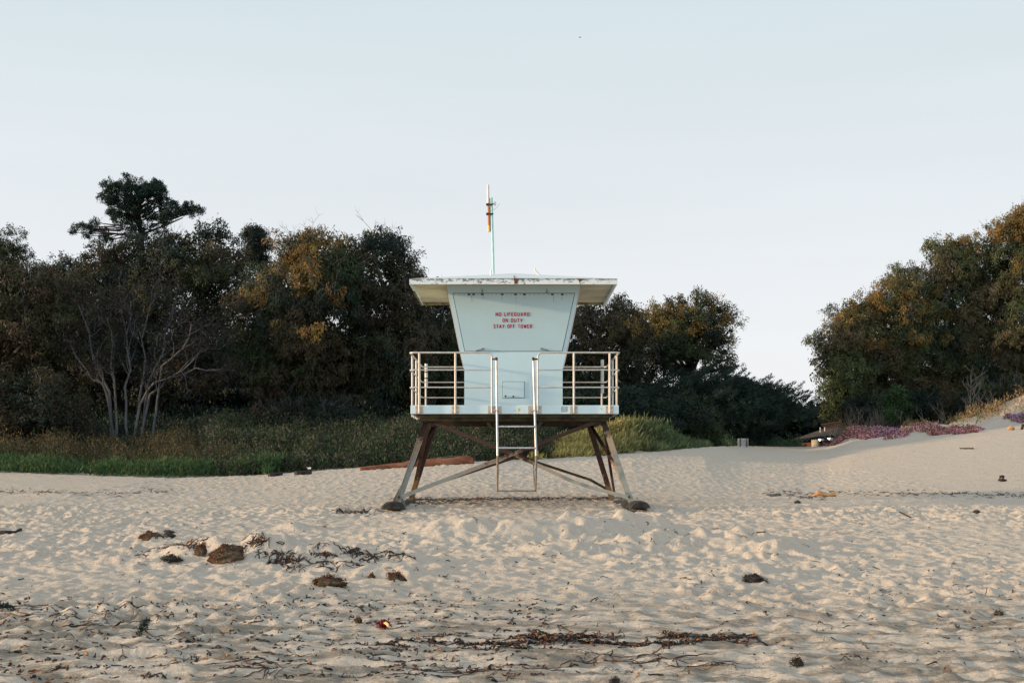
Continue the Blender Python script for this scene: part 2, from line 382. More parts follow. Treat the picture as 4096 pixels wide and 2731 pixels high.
# deck
mb = MB().box(XL + .03, XR - .03, YF + .03, YB - .03, 1.99, ZD - .01)
deck = part('deck', mb, M_under, T)
for nm, a in (('f', (XL, XR, YF, YF + .028)), ('b', (XL, XR, YB - .028, YB)), ('l', (XL, XL + .028, YF + .03, YB - .03)), ('r', (XR - .028, XR, YF + .03, YB - .03))):
    part('deck_fascia', MB().box(*a, ZF_, ZD), M_deckf, deck, bevel=.008)
fr = MB()
for y in (29.35, 30.2, 31.1, 32.0, 32.85): fr.box(XL + .18, XR - .18, y - .045, y + .045, 1.80, 1.985)
for x in (XL + .3, -.5, .6, XR - .3): fr.box(x - .04, x + .04, 29.4, 32.8, 1.775, 1.795)
fr.box(XL + .12, XR - .12, 29.2, 29.215, 1.87, 1.93)
part('underframe', fr, M_under, T)
for k in range(4): part('bolt', MB().tube([(XL + .02, 29.35 + .5 * k, 1.93), (XL + .02, 29.35 + .5 * k, 1.885)], .018, 8), M_white, T)
# bent paint marks on the fascia
y = YF - .002
def mark(pts, m, nm, par, yy=YF): 
    mb = MB()
    for q in pts: mb.hexa([(a, yy - .003, b) for a, b in q], [(a, yy - .0005, b) for a, b in q])
    return part(nm, mb, m, par)
def fx(z1x): return (1600 + z1x * .4145 - CX) * YF / F
def fz(z1y): return EYE + (HY - 1050 - z1y * .4145) * YF / F
def quad(x0, x1, y0, y1, sk=0): return [(fx(x0), fz(y1)), (fx(x1), fz(y1)), (fx(x1 + sk), fz(y0)), (fx(x0 + sk), fz(y0))]
ff = [o for o in T.children if o.name.startswith('deck')][0]
for q_ in (quad(1095, 1120, 1421, 1428), quad(1136, 1150, 1403, 1438, 9), quad(1938, 1950, 1400, 1418, -4)): mark([q_], M_yel, 'yellow_tape', deck)
gl = []
for (a, b, c, d_) in ((1558, 1614, 1387, 1390), (1558, 1614, 1411, 1414), (1558, 1612, 1437, 1440), (1557, 1560, 1388, 1438), (1611, 1614, 1388, 1438)): gl.append(quad(a, b, c, d_))
for k, x in enumerate((1565, 1577, 1590, 1601)):
    gl.append(quad(x, x + 3, 1394, 1407, (4, -4, 3, 0)[k])); gl.append(quad(x + 2, x + 5, 1418, 1433, (0, 3, -3, 0)[k])); gl.append(quad(x - 1, x + 6, 1400 + 22 * (k % 2), 1403 + 22 * (k % 2)))
mark(gl, M_black, 'stencil_mark', deck)
# railing
zt, zm, zl = 3.185, 2.832, 2.476
RL, RR, RB = -2.085, 2.19, 33.10
posts_x = [(1677.5 - CX) * YF / F, (1822 - CX) * YF / F, (1967.5 - CX) * YF / F, (2151 - CX) * YF / F, (2295 - CX) * YF / F, (2438 - CX) * YF / F]
rail = thing('railing', TC, None, None); rail.parent = T; rail.location = (0, 0, 0)
YP = YF - .045
def arc(c, r, a0, a1, ax, n=6):
    """points of an arc in the plane x-(y or z)"""
    o = []
    for i in range(n + 1):
        a = R(a0 + (a1 - a0) * i / n)
        o.append((c[0] + r * math.cos(a), c[1] + (r * math.sin(a) if ax == 'y' else 0), c[2] + (r * math.sin(a) if ax == 'z' else 0)))
    return o
YR = YP
top = arc((posts_x[2] - .09, YR, zt - .09), .09, 0, 90, 'z')
mb = MB().tube([(posts_x[2], YR, ZF_ + .02), *top, (RL + .10, YR, zt), *arc((RL + .1, YR + .1, zt), .1, 270, 180, 'y'), (RL, RB - .1, zt), *arc((RL + .1, RB - .1, zt), .1, 180, 90, 'y'), (-.98, RB, zt)], .019, 10)
part('top_rail', mb, M_rail, rail, sm=40)
top = arc((posts_x[3] + .09, YR, zt - .09), .09, 180, 90, 'z')
mb = MB().tube([(posts_x[3], YR, ZF_ + .02), *top, (RR - .10, YR, zt), *arc((RR - .1, YR + .1, zt), .1, 270, 360, 'y'), (RR, RB - .1, zt), *arc((RR - .1, RB - .1, zt), .1, 0, 90, 'y'), (1.06, RB, zt)], .019, 10)
part('top_rail', mb, M_rail, rail, sm=40)
for z in (zm, zl):
    mb = MB().tube([(posts_x[2], YR, z), (RL + .1, YR, z), *arc((RL + .1, YR + .1, z), .1, 270, 180, 'y'), (RL, RB - .1, z), *arc((RL + .1, RB - .1, z), .1, 180, 90, 'y'), (-.98, RB, z)], .0145, 8)
    part('mid_rail', mb, M_rail, rail, sm=40)
    mb = MB().tube([(posts_x[3], YR, z), (RR - .1, YR, z), *arc((RR - .1, YR + .1, z), .1, 270, 360, 'y'), (RR, RB - .1, z), *arc((RR - .1, RB - .1, z), .1, 0, 90, 'y'), (1.06, RB, z)], .0145, 8)
    part('mid_rail', mb, M_rail, rail, sm=40)
M_plate = m_simple('bracket_plate', (.52, .50, .46), (.40, .32, .25), .6, .3, .2, 14)
for i, x in enumerate(posts_x):
    if i not in (2, 3): part('post', MB().tube([(x, YP, ZF_ + .015), (x, YP, zt - .01)], .022, 10), M_post, rail, sm=40)
    mb = MB()
    for s in (-1, 1):
        mb.box(x + s * .052 - .026, x + s * .052 + .026, YF - .010, YF - .001, ZF_ + .012, ZD - .015)
        for dx in (-.012, .012):
            for zz in (ZF_ + .04, ZD - .045): mb.tube([(x + s * .052 + dx, YF - .010, zz), (x + s * .052 + dx, YF - .018, zz)], .006, 6)
    mb.box(x - .027, x + .027, YF - .030, YF - .001, ZF_ + .03, ZF_ + .06); mb.box(x - .027, x + .027, YF - .030, YF - .001, ZD - .065, ZD - .035)
    part('post_bracket', mb, M_plate, rail)
for X in (RL, RR):
    for yy in (29.75, 30.95, 32.1): part('post', MB().tube([(X, yy, ZF_ + .015), (X, yy, zt - .01)], .022, 10), M_post, rail, sm=40)
for x in (RL + .08, -.98, 1.06, RR - .10): part('post', MB().tube([(x, RB, ZF_ + .015), (x, RB, zt + .0)], .022, 10), M_post, rail, sm=40)
# white tubes strapped inside the rear corners
for x, y0, zz0, zz1 in ((RL + .10, 32.9, 2.70, 3.25), (RR - .12, 32.6, 2.55, 3.32)):
    tb = part('storage_tube', MB().tube([(x, y0, zz0), (x, y0, zz1)], .036, 10), M_white, rail, sm=40)
    for zz in (zz0 + .2, zz1 - .21): part('strap', MB().tube([(x, y0, zz), (x, y0, zz + .025)], .040, 10), M_dark, tb)
# ladder
lad = thing('ladder', TC, None, None); lad.parent = T; lad.location = (0, 0, 0)
LD = 28.93
M_lower = m_simple('sand_worn_aluminium', (.22, .19, .15), (.14, .12, .10), .6, .3, .3, 10, 0)
lt = (W(1985.5, 1432, LD + .06), W(1990.5, 1822, LD), W(1989, 1966, LD - .02)); rt = (W(2133, 1432, LD + .06), W(2145, 1822, LD), W(2141.5, 1966, LD - .02))
for t_, s in ((lt, 1), (rt, -1)):
    part('stringer', MB().tube([t_[0], t_[1]], [.022, .025], 10), M_steel, lad, sm=40)
    part('stringer', MB().tube([t_[1], t_[2]], [.0245, .022], 10), M_lower, lad, sm=40)
    a = W(1967.5 if s == 1 else 2151, 1432, YP)
    part('ladder_clip', MB().tube([t_[0] - Vector((0, 0, .02)), a - Vector((0, 0, .02))], .018, 8).tube([t_[0] - Vector((0, 0, .05)), t_[0] + Vector((0, 0, .015))], .027, 10), M_under, lad)
    x = t_[0].x + .008 * s
    part('ladder_bracket', MB().box(x - .03, x + .03, LD, YF - .002, ZF_ + .05, ZF_ + .075).box(x - .055 + .04 * s, x + .055 + .04 * s, YF - .012, YF - .001, ZF_ + .012, ZD - .015), M_plate, lad)
for k, yy in enumerate((1705, 1790.5, 1876.5)):
    a = W(1994, yy, LD + .01 - .008 * k); b = W(2141, yy, LD + .01 - .008 * k)
    mb = MB().bar(a, b, .05, .030)
    for i in range(18):
        p = a.lerp(b, (i + .5) / 18); mb.box(p.x - .010, p.x + .010, p.y - .032, p.y - .025, p.z - .014, p.z + .016)
    part('rung', mb, M_steel, lad)
part('rung', MB().bar(W(1993, 1963, LD - .02), W(2139, 1963, LD - .02), .045, .032), M_lower, lad)
part('old_ladder_post', MB().bar((W(1981, 1656, 29.3)), W(1981.5, 1762, 29.3), .03, .05), M_rust, T)
part('old_ladder_post', MB().tube([W(2133, 1656, 29.3), W(2134, 1858, 29.2), W(2138, 1952, 29.0)], .009, 6), M_leg2, T)
# cabin
cab = thing('cabin', TC, None, None); cab.parent = T; cab.location = (0, 0, 0)
cxx = .031
def ringz(z, hx, yf, yb): return [(cxx - hx, yf, z), (cxx + hx, yf, z), (cxx + hx, yb, z), (cxx - hx, yb, z)]
Z1, Z2, Z3 = 2.94, 3.303, 4.66
rings = [ringz(ZD - .02, 1.04, 30.1, 32.2), ringz(Z1, 1.04, 30.1, 32.2), ringz(Z2, 1.125, 30.1, 32.26), ringz(Z3, 1.40, 29.84, 32.5)]
mb = MB(); vs = [p for r in rings for p in r]; fs = [(0, 3, 2, 1), (12, 13, 14, 15)]
for k in range(3):
    for j in range(4): fs.append((k * 4 + j, k * 4 + (j + 1) % 4, k * 4 + 4 + (j + 1) % 4, k * 4 + 4 + j))
mb.add(vs, fs); part('wall', mb, M_wall, cab)
# corner trim flanges
for s in (-1, 1):
    mb = MB(); q = [(rings[k][0 if s < 0 else 1]) for k in (1, 2, 3)]
    q = [Vector(p) + Vector((s * -.006, .03, 0)) for p in q]
    for a, b in zip(q, q[1:]): mb.hexa([a + Vector((0, -.02, 0)), a + Vector((.026 * s, -.02, 0)), a + Vector((.026 * s, .05, 0)), a + Vector((0, .05, 0))], [b + Vector((0, -.02, 0)), b + Vector((.026 * s, -.02, 0)), b + Vector((.026 * s, .05, 0)), b + Vector((0, .05, 0))])
    part('corner_trim', mb, M_post, cab)
# leaning front plane
pn = Vector((0, -(Z3 - Z2), -(30.1 - 29.84))).normalized(); p0 = Vector((0, 30.1, Z2))
def onp(px, py, off=0):
    o = Vector((0, 0, EYE)); d = Vector(((px - CX) / F, 1, (HY - py) / F)); q = p0 + pn * off
    t = (q - o).dot(pn) / d.dot(pn); return o + d * t
def z1(x, y): return 1600 + x * .4145, 1050 + y * .4145
def plate(corners, o0, o1, hole=None):
    b = [onp(*z1(*c), 0) for c in corners]
    return MB().hexa([p + pn * o0 for p in b], [p + pn * o1 for p in b])
sh_c = [(627, 852), (1563, 852), (1683, 298), (512, 298)]
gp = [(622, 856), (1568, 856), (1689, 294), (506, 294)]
part('shutter_gap', plate(gp, -.004, .003), M_dark, cab)  # dark plate stands in for the shadowed gap around the shutter
sh = part('shutter', plate(sh_c, .0035, .018), M_panel, cab)
hb = MB(); hr = MB()
random.seed(3)
for k in range(26):
    x = 530 + k * 45 + random.uniform(-6, 6); c = onp(*z1(x, 308), .020); part('hinge_screw', MB().bar(c, c + pn * .006, .012, .012), M_dark, sh)
    if k in (3, 4, 6, 10, 13, 15, 21, 23): part('hinge', MB().bar(c - pn * .001, c + pn * .005, .06, .028), M_rust, sh)
for xa, xb in ((735, 803), (1437, 1365)):
    a = onp(*z1(xa, 850), .03); b = onp(*z1(xb, 831), .035)
    part('latch', MB().bar(a, b, .018, .022).tube([b - pn * .02, b + pn * .018], .020, 10), m_simple('latch_steel', (.30, .29, .27), (.16, .15, .14), .5, .5, .5), sh)
for x, l_ in ((690, 60), (802, 34), (985, 46), (1120, 70), (1205, 30), (1480, 64), (1562, 40)):
    a = onp(*z1(x, 318), .0195); b = onp(*z1(x + random.uniform(-2, 2), 318 + l_), .0195)
    part('rust_run', MB().bar(a, b, .012, .0015, pn), m_simple('rust_run', (.36, .42, .40), (.40, .52, .54), .7, .2, 0, 30, 0), sh)
# stencil lettering
STR = {'N': [((0, 0), (0, 1)), ((0, 1), (.62, 0)), ((.62, 0), (.62, 1))],
 'O': [((0, .2), (0, .8)), ((0, .8), (.2, 1)), ((.2, 1), (.42, 1)), ((.42, 1), (.62, .8)), ((.62, .8), (.62, .2)), ((.62, .2), (.42, 0)), ((.42, 0), (.2, 0)), ((.2, 0), (0, .2))],
 'L': [((0, 1), (0, 0)), ((0, 0), (.5, 0))], 'I': [((0, 0), (0, 1))],
 'F': [((0, 0), (0, 1)), ((0, 1), (.5, 1)), ((.05, .52), (.42, .52))],
 'E': [((0, 0), (0, 1)), ((0, 1), (.5, 1)), ((.05, .52), (.42, .52)), ((0, 0), (.5, 0))],
 'G': [((.62, .8), (.42, 1)), ((.42, 1), (.2, 1)), ((.2, 1), (0, .8)), ((0, .8), (0, .2)), ((0, .2), (.2, 0)), ((.2, 0), (.42, 0)), ((.42, 0), (.62, .2)), ((.62, .2), (.62, .45)), ((.62, .45), (.36, .45))],
 'U': [((0, 1), (0, .2)), ((0, .2), (.2, 0)), ((.2, 0), (.42, 0)), ((.42, 0), (.62, .2)), ((.62, .2), (.62, 1))],
 'A': [((0, 0), (.31, 1)), ((.31, 1), (.62, 0)), ((.14, .32), (.48, .32))],
 'R': [((0, 0), (0, 1)), ((0, 1), (.42, 1)), ((.42, 1), (.58, .85)), ((.58, .85), (.58, .65)), ((.58, .65), (.42, .5)), ((.42, .5), (.05, .5)), ((.3, .5), (.6, 0))],
 'D': [((0, 0), (0, 1)), ((0, 1), (.4, 1)), ((.4, 1), (.6, .8)), ((.6, .8), (.6, .2)), ((.6, .2), (.4, 0)), ((.4, 0), (0, 0))],
 'T': [((.3, 0), (.3, .93)), ((0, 1), (.6, 1))], 'Y': [((0, 1), (.31, .5)), ((.62, 1), (.31, .5)), ((.31, .5), (.31, 0))],
 'S': [((.58, .82), (.42, 1)), ((.42, 1), (.18, 1)), ((.18, 1), (.02, .82)), ((.02, .82), (.12, .58)), ((.12, .58), (.48, .42)), ((.48, .42), (.58, .18)), ((.58, .18), (.42, 0)), ((.42, 0), (.18, 0)), ((.18, 0), (.02, .18))],
 'W': [((0, 1), (.2, 0)), ((.2, 0), (.4, .85)), ((.4, .85), (.6, 0)), ((.6, 0), (.8, 1))]}
WID = {'I': .0, 'L': .5, 'F': .5, 'E': .5, 'W': .8, 'T': .6}
def lettering(txt, x0, x1, yc, h=33):
    n = 0; pos = []; c = 0
    for ch in txt:
        if ch == ' ': c += .75; continue
        pos.append((ch, c)); c += WID.get(ch, .62) + .44
    tot = c - .44; k = (x1 - x0 - 6) / tot; mb = MB()
    for ch, c in pos:
        for (a, b), (e, f) in STR[ch]:
            p = [onp(*z1(x0 + 3 + (c + u) * k, yc + h / 2 - v * h), .021) for u, v in ((a, b), (e, f))]
            t = (p[1] - p[0]); 
            if t.length > .04: t2 = t.normalized() * .0045; p[0] = p[0] + t2 * .2; p[1] = p[1] - t2 * .2
            mb.bar(p[0], p[1], .0155, .004, pn)
    return mb
for txt, a, b, yc in (('NO LIFEGUARD', 922, 1251, 499), ('ON DUTY', 988, 1184, 558), ('STAY OFF TOWER', 900, 1276, 615)):
    part('lettering', lettering(txt, a, b, yc), M_red, sh)
# hatch
yw = 30.1
def wx(x): return (1600 + x * .4145 - CX) * yw / F
def wz(y): return EYE + (HY - 1050 - y * .4145) * yw / F
part('panel_seam', MB().box(cxx - 1.035, cxx + 1.035, yw - .0015, yw + .002, wz(1052.5), wz(1051)), M_wall, cab)
h_ = part('hatch_gap', MB().box(wx(988), wx(1203), yw - .003, yw + .01, wz(1308), wz(1147)), M_dark, cab)
h_ = part('hatch', MB().box(wx(991.5), wx(1199.5), yw - .014, yw - .0035, wz(1304.5), wz(1150.5)), M_wall, cab, bevel=.004)
for x, y in ((1018, 1288), (1093, 1291)): part('lock', MB().tube([(wx(x), yw - .014, wz(y)), (wx(x), yw - .034, wz(y))], [.019, .015], 12), M_rust, h_)
for x in (795, 1415): part('drip_stain', MB().box(wx(x) - .004, wx(x) + .004, 29.84, 29.875, 4.50, 4.58), M_rust, cab)
# roof
roof = thing('roof', TC, None, None); roof.parent = T; roof.location = (0, 0, 0)
X0, X1, Y0, Y1 = -2.10, 2.155, 29.1, 32.92; pk = (.04, 31.0, 5.075); zf0, zf1 = 4.585, 4.70
mb = MB().add([(X0 + .01, Y0 + .01, zf1 + .002), (X1 - .01, Y0 + .01, zf1 + .002), (X1 - .01, Y1 - .01, zf1 + .002), (X0 + .01, Y1 - .01, zf1 + .002), pk, (.04, Y0 + .01, zf1 + .012)],
              [(0, 5, 4), (5, 1, 4), (1, 2, 4), (2, 3, 4), (3, 0, 4), (0, 3, 2, 1, 5)])
rt_ = part('roof_panel', mb, M_rooftop, roof)
part('seam_rust', MB().add([(.05, Y0 - .004, zf0 + .005), (.12, Y0 - .004, zf0 + .015), (.13, Y0 - .004, zf1 - .01), (.02, Y0 - .004, zf1 + .004), (.05, Y0 - .004, zf1 - .05)], [(0, 1, 2, 3, 4)]), M_rustor, roof)
part('seam_rust', MB().bar((.06, Y0 + .01, zf1 + .022), (.04, 30.0, 4.885), .02, .006), M_rustor, roof)
part('seam_rust', MB().add([(1.31, Y0 - .004, zf1), (1.47, Y0 - .004, zf1), (1.42, Y0 - .004, zf1 - .03), (1.385, Y0 - .004, zf1 - .085), (1.36, Y0 - .004, zf1 - .03)], [(0, 1, 2, 3, 4)]), M_rustor, roof)
M_fas = m_fascia('peeling_white_fascia', 4.64)
M_fas2 = m_fascia('mouldy_fascia', 4.60, (.42, .38, .22))
part('fascia', MB().box(X0, X1, Y0, Y0 + .035, zf0, zf1), M_fas, roof, bevel=.004)
part('fascia', MB().box(X0, X1, Y1 - .05, Y1, zf0 + .02, zf1), M_fas2, roof)
part('fascia', MB().box(X0 - .001, X0 + .045, Y0 + .037, Y1 - .052, zf0 + .005, zf1 - .003), M_fas, roof)
part('fascia', MB().box(X1 - .045, X1 + .001, Y0 + .037, Y1 - .052, zf0 + .005, zf1 - .003), M_fas, roof)
mb = MB(); random.seed(5)
for k in range(9): # splintered ends hanging under the left side fascia
    y0 = 30.2 + k * .3; part('splinter', MB().box(X0 + .004, X0 + .04, y0, y0 + random.uniform(.04, .12), zf0 - random.uniform(.01, .05), zf0 + .004), M_mossy, roof)
part('soffit', MB().box(X0 + .046, X1 - .046, Y0 + .036, Y1 - .051, 4.662, 4.69), M_soffit, roof)
part('cabin_cap', MB().hexa(ringz(4.40, 1.352, 29.883, 32.42), ringz(4.40001, 1.352, 29.883, 32.42)), M_wall, cab)
for (x, y), tip in (((2240 - 1100, 125), None),): pass
a = W(1965, 1103, 30.3); b = W(1967, 1072, 30.3)
for pts, nm in (([W(1964.5, 1103, 30.2), W(1964, 1090, 30.2), W(1966.5, 1074, 30.2)], 'h'), ([W(2155, 1104, 30.2), W(2155, 1098, 30.2), W(2140, 1082, 30.2), W(2140, 1072, 30.2)], 'h')):
    hk = part('roof_hook', MB().tube(pts, [.022, .024, .012] if len(pts) == 3 else [.016, .022, .02, .012], 8), M_white, roof, sm=40)
    part('rust_stain', MB().tube([pts[0] + Vector((0, 0, -.035)), pts[0] + Vector((0, 0, -.008))], [.10, .03], 12), M_rustor, hk)
# antenna pole
ant = thing('signal_mast', TC, None, None); ant.parent = T; ant.location = (0, 0, 0)
AD = 30.75
def z5(x, y, d=AD): return W(1900 + x * .2806, 700 + y * .2806, d)
part('pole', MB().tube([z5(264, 1425), z5(235, 325)], .0265, 12), M_cyan, ant, sm=40)
part('white_tube', MB().tube([z5(187, 143, AD - .06), z5(187, 160, AD - .06), z5(188, 405, AD - .06)], .027, 12), M_white, ant, sm=40)
part('orange_tube', MB().tube([z5(190, 405, AD - .06), z5(196, 720, AD - .06)], .024, 12), M_orange, ant, sm=40)
part('yellow_tube', MB().tube([z5(197, 720, AD - .06), z5(199, 812, AD - .06)], .025, 12), M_yellow, ant, sm=40)
part('slat', MB().bar(z5(213, 330), z5(219, 808), .02, .012), M_dark, ant)
for yy in (422, 557):
    part('clamp', MB().bar(z5(165, yy, AD - .06), z5(258, yy - 2, AD - .02), .075, .020).tube([z5(160, yy, AD - .10), z5(192, yy, AD - .10)], .028, 10), M_dark, ant)
part('wing_knob', MB().blob(z5(287, 410), (.028, .02, .045), 2, .3, 2, 10, 8).bar(z5(258, 408), z5(285, 408), .012, .012), M_white, ant)
part('loose_wire', MB().tube([z5(250, 503), z5(285, 485), z5(320, 455), z5(350, 412)], .005, 5), M_cyan, ant)
# legs --------------------------------------------------------
dF, dR = 29.5, 32.6
LFt, LFb = W(1712, 1665, dF), W(1594, 2006, 29.0); RFt, RFb = W(2405, 1662, dF), W(2527, 2012, 29.0)
LRt, LRb = W(1741, 1690, dR), W(1646, 1992, 32.8); RRt, RRb = W(2353, 1685, dR), W(2447, 1992, 32.8)
def leg(a, b, w, m, s, up=(0, 1, 0)): return part('leg', MB().angle(a, b, w, .009, up, s), m, T)
leg(LFt, LFb, .115, M_leg, -1); leg(RFt, RFb, .115, M_leg, 1); leg(LRt, LRb, .12, M_leg2, -1); leg(RRt, RRb, .12, M_leg2, 1)
def brace(pts, w, m, dy=0):
    pts = [Vector(p) + Vector((0, dy, 0)) for p in pts]; mb = MB()
    for a, b in zip(pts, pts[1:]): mb.bar(a, b, .045, w, (0, 1, 0) if abs((b - a).normalized().y) < .8 else (0, 0, 1))
    return part('brace', mb, m, T)
def br2(pts, w, m, th=.05):
    mb = MB(); up = Vector((0, 1, 0))
    for a, b in zip(pts, pts[1:]): mb.bar(a, b, w, th, up)
    return part('brace', mb, m, T)
br2([W(1606, 1986, 28.93), W(2058, 1812, 29.15), W(2404, 1679, 29.40)], .080, M_brace)
br2([W(1712, 1681, 29.46), W(2052, 1816, 29.26), W(2170, 1868, 29.2), W(2284, 1922, 29.12), W(2360, 1948, 29.06), W(2516, 1989, 28.95)], .074, M_brace)
br2([W(1760, 1700, 32.6), W(2150, 1849, 32.7), W(2361, 1918, 32.75), W(2427, 1955, 32.8)], .06, M_under)
br2([W(1668, 1960, 32.85), W(2060, 1830, 32.78), W(2340, 1695, 32.66)], .05, M_leg2, .03)
br2([W(1716, 1680, 29.62), W(1650, 1985, 32.7)], .075, M_leg2); br2([W(1737, 1700, 32.5), W(1580, 2000, 29.12)], .07, M_leg2)
br2([W(2412, 1680, 29.62), W(2456, 1966, 32.7)], .055, M_leg2)
br2([W(2362, 1700, 32.5), W(2455, 1852, 30.6), W(2514, 1985, 29.1)], .075, m_leg('orange_rust_brace', .95, (.50, .40, .28), .6))
bo = MB()
for p in (W(1596, 1987, 28.92), W(2516, 1986, 28.90), W(1714, 1684, 29.40), W(2404, 1681, 29.36), W(2052, 1815, 29.20)): part('bolt', MB().tube([p, p - Vector((0, .04, 0))], .022, 8), M_rust, T)
# half-round skids under each pair of legs
def skid(xa, ya, za, xb, yb, zb, r, nm='skid'):
    mb = MB(); n = 14; vs = []; L = []
    a = Vector((xa, ya, za)); b = Vector((xb, yb, zb)); t = (b - a).normalized(); sd = Vector((t.y, -t.x, 0)).normalized()
    st = [(0, .80), (.03, 1), (.25, 1), (.75, 1), (.97, 1), (1, .8)]
    for k, sc in st:
        p = a.lerp(b, k)
        for i in range(n + 1):
            an = math.pi * i / n; vs.append(p + sd * math.cos(an) * r * sc + Vector((0, 0, math.sin(an) * r * .72 * sc)))
    m_ = n + 1
    fs = [(k * m_ + i, k * m_ + i + 1, (k + 1) * m_ + i + 1, (k + 1) * m_ + i) for k in range(len(st) - 1) for i in range(n)]
    fs += [(k * m_, (k + 1) * m_, (k + 1) * m_ + n, k * m_ + n) for k in range(len(st) - 1)]
    fs += [tuple(range(n, -1, -1)), tuple((len(st) - 1) * m_ + i for i in range(n + 1))]
    o = part(nm, mb.add(vs, fs), M_skid, T, sm=35)
    part('skid_band', MB().box(xa - .012 + .0, xa + .018, ya - .006, ya + .01, za + .01, za + r * .58), M_rust, o)
    return o
sl_ = W(1565, 2034, 28.35); sr_ = W(2562, 2030, 28.35)
skid(sl_.x, 28.35, sl_.z - .01, -2.33, 33.2, -.06, .225); skid(sr_.x, 28.35, sr_.z - .01, 2.42, 33.2, -.06, .215)
part('foot_plate', MB().hexa([W(1588, 2008, 28.95) + Vector((0, .1, -.1)), W(1612, 2040, 28.7) , W(1625, 2030, 29.0), W(1606, 1990, 29.0)], [W(1590, 2004, 28.93) + Vector((0, .1, -.08)), W(1612, 2037, 28.68), W(1627, 2026, 28.98), W(1609, 1986, 28.98)]), M_leg, T)
for xx, s in ((LFb.x, 1), (RFb.x, -1)):
    part('foot_plate', MB().box(xx - .055, xx + .055, 28.95, 29.04, -.02, .16), M_leg, T)
for b in (LRb, RRb): part('foot_plate', MB().box(b.x - .05, b.x + .05, 32.75, 32.86, -.02, .2), M_leg2, T)
# ------------------------------------------------------------------ foliage
def m_leaf(name, tint=(1, 1, 1), trans=.12, rough=.6, spec=.22):
    m = Mat(name, rough, spec)
    c = m.mix(1.0, m.attr(), tint, 'MULTIPLY'); m.col(c)
    tr = m.n.new('ShaderNodeBsdfTranslucent'); m.l.new(c, tr.inputs[0]); ms = m.n.new('ShaderNodeMixShader'); ms.inputs[0].default_value = trans
    out = m.n['Material Output']; m.l.new(m.b.outputs[0], ms.inputs[1]); m.l.new(tr.outputs[0], ms.inputs[2]); m.l.new(ms.outputs[0], out.inputs[0]); return m.m
M_leaf = m_leaf('leaf'); M_grass = m_leaf('grass_blade', trans=.2)
def m_bark(name, a, b):
    m = Mat(name, .85, .15); n = m.noise(5, 6, .7, (1, 1, .35)); m.col(m.mix(m.map(n, .35, .65), a, b)).bump(n, .6, .03); return m.m
M_bark = m_bark('grey_brown_bark', (.07, .058, .045), (.03, .026, .022))
M_pale = m_bark('pale_bark', (.16, .16, .165), (.05, .05, .055))
M_twig = m_bark('grey_twig', (.19, .165, .14), (.10, .085, .07))
def unit(v): return v / (np.linalg.norm(v, axis=1, keepdims=True) + 1e-9)
class Leaves:
    def __init__(s): s.p = []; s.a = []; s.L = []; s.w = []; s.c = []; s.o = []
    def add(s, p, a, L, w, c, o=None):
        n = len(p); s.o.append(rng.normal(size=(n, 3)) if o is None else o + rng.normal(size=(n, 3)) * .5); s.p.append(p); s.a.append(a); s.L.append(np.broadcast_to(L, n)); s.w.append(np.broadcast_to(w, n)); s.c.append(np.broadcast_to(c, (n, 3)))
    def mesh(s, name, bend=.0):
        p = np.concatenate(s.p); a = unit(np.concatenate(s.a)); L = np.concatenate(s.L)[:, None]; w = np.concatenate(s.w)[:, None]; c = np.concatenate(s.c)
        sd = unit(np.cross(a, np.concatenate(s.o)))
        n = len(p); m = p + a * L * .42
        v = np.stack([p, m + sd * w / 2, p + a * L + np.array([0, 0, -1]) * L * bend, m - sd * w / 2], 1).reshape(-1, 3)
        me = raw_mesh(name, v, np.arange(4 * n), 4)
        setcol(me, np.repeat(c, 4, 0)); return me
def inpoly(x, z, poly):
    x = np.asarray(x); z = np.asarray(z); r = np.zeros(x.shape, bool); n = len(poly)
    for i in range(n):
        x1, z1_ = poly[i]; x2, z2 = poly[(i + 1) % n]
        cnd = ((z1_ > z) != (z2 > z)) & (x < (x2 - x1) * (z - z1_) / (z2 - z1_ + 1e-12) + x1); r ^= cnd
    return r
def edged(x, z, poly):
    d = np.full(np.shape(x), 1e9); n = len(poly)
    for i in range(n):
        a = np.array(poly[i]); b = np.array(poly[(i + 1) % n]); ab = b - a
        t = np.clip(((x - a[0]) * ab[0] + (z - a[1]) * ab[1]) / (ab @ ab + 1e-9), 0, 1)
        d = np.minimum(d, np.hypot(x - a[0] - t * ab[0], z - a[1] - t * ab[1]))
    return d
OLIVE = np.array([.028, .037, .014]); BROWN = np.array([.040, .031, .016]); DEEP = np.array([.008, .019, .015]); SUN_GOLD = np.array([.16, .10, .028]); GREEN = np.array([.026, .054, .018]); PINE = np.array([.010, .028, .021])
def palette(ws, n):
    cols = np.array([c for c, _ in ws]); w = np.array([q for _, q in ws], float); w /= w.sum()
    k = rng.choice(len(cols), n, p=w); return cols[k]
def pxpoly(pts, d): return [((x * D - CX) * d / F, EYE + (HY - y * D) * d / F) for x, y in pts]
def curve_pts(a, b, sag=.15, n=5, wob=.12):
    a = np.array(a); b = np.array(b); L = np.linalg.norm(b - a); o = rng.normal(size=3) * L * wob; o[2] = abs(o[2]) * .3 + L * sag
    return [tuple(a + (b - a) * t + o * 4 * t * (1 - t) * .5) for t in np.linspace(0, 1, n)]
def twigs(mb, c, L, r, n=3, dirn=None, depth=2):
    """a small bare branching spray"""
    for k in range(n):
        d = rng.normal(size=3); d[2] = abs(d[2]) * .8 + .1
        if dirn is not None: d = d * .55 + np.array(dirn)
        d /= np.linalg.norm(d); l = L * rng.uniform(.6, 1.2); e = np.array(c) + d * l
        pts = curve_pts(c, e, .05, 4, .15); mb.tube(pts, [r, r * .8, r * .6, r * .4], 4, False)
        if depth: twigs(mb, pts[2], l * .6, r * .55, 2, d, depth - 1)
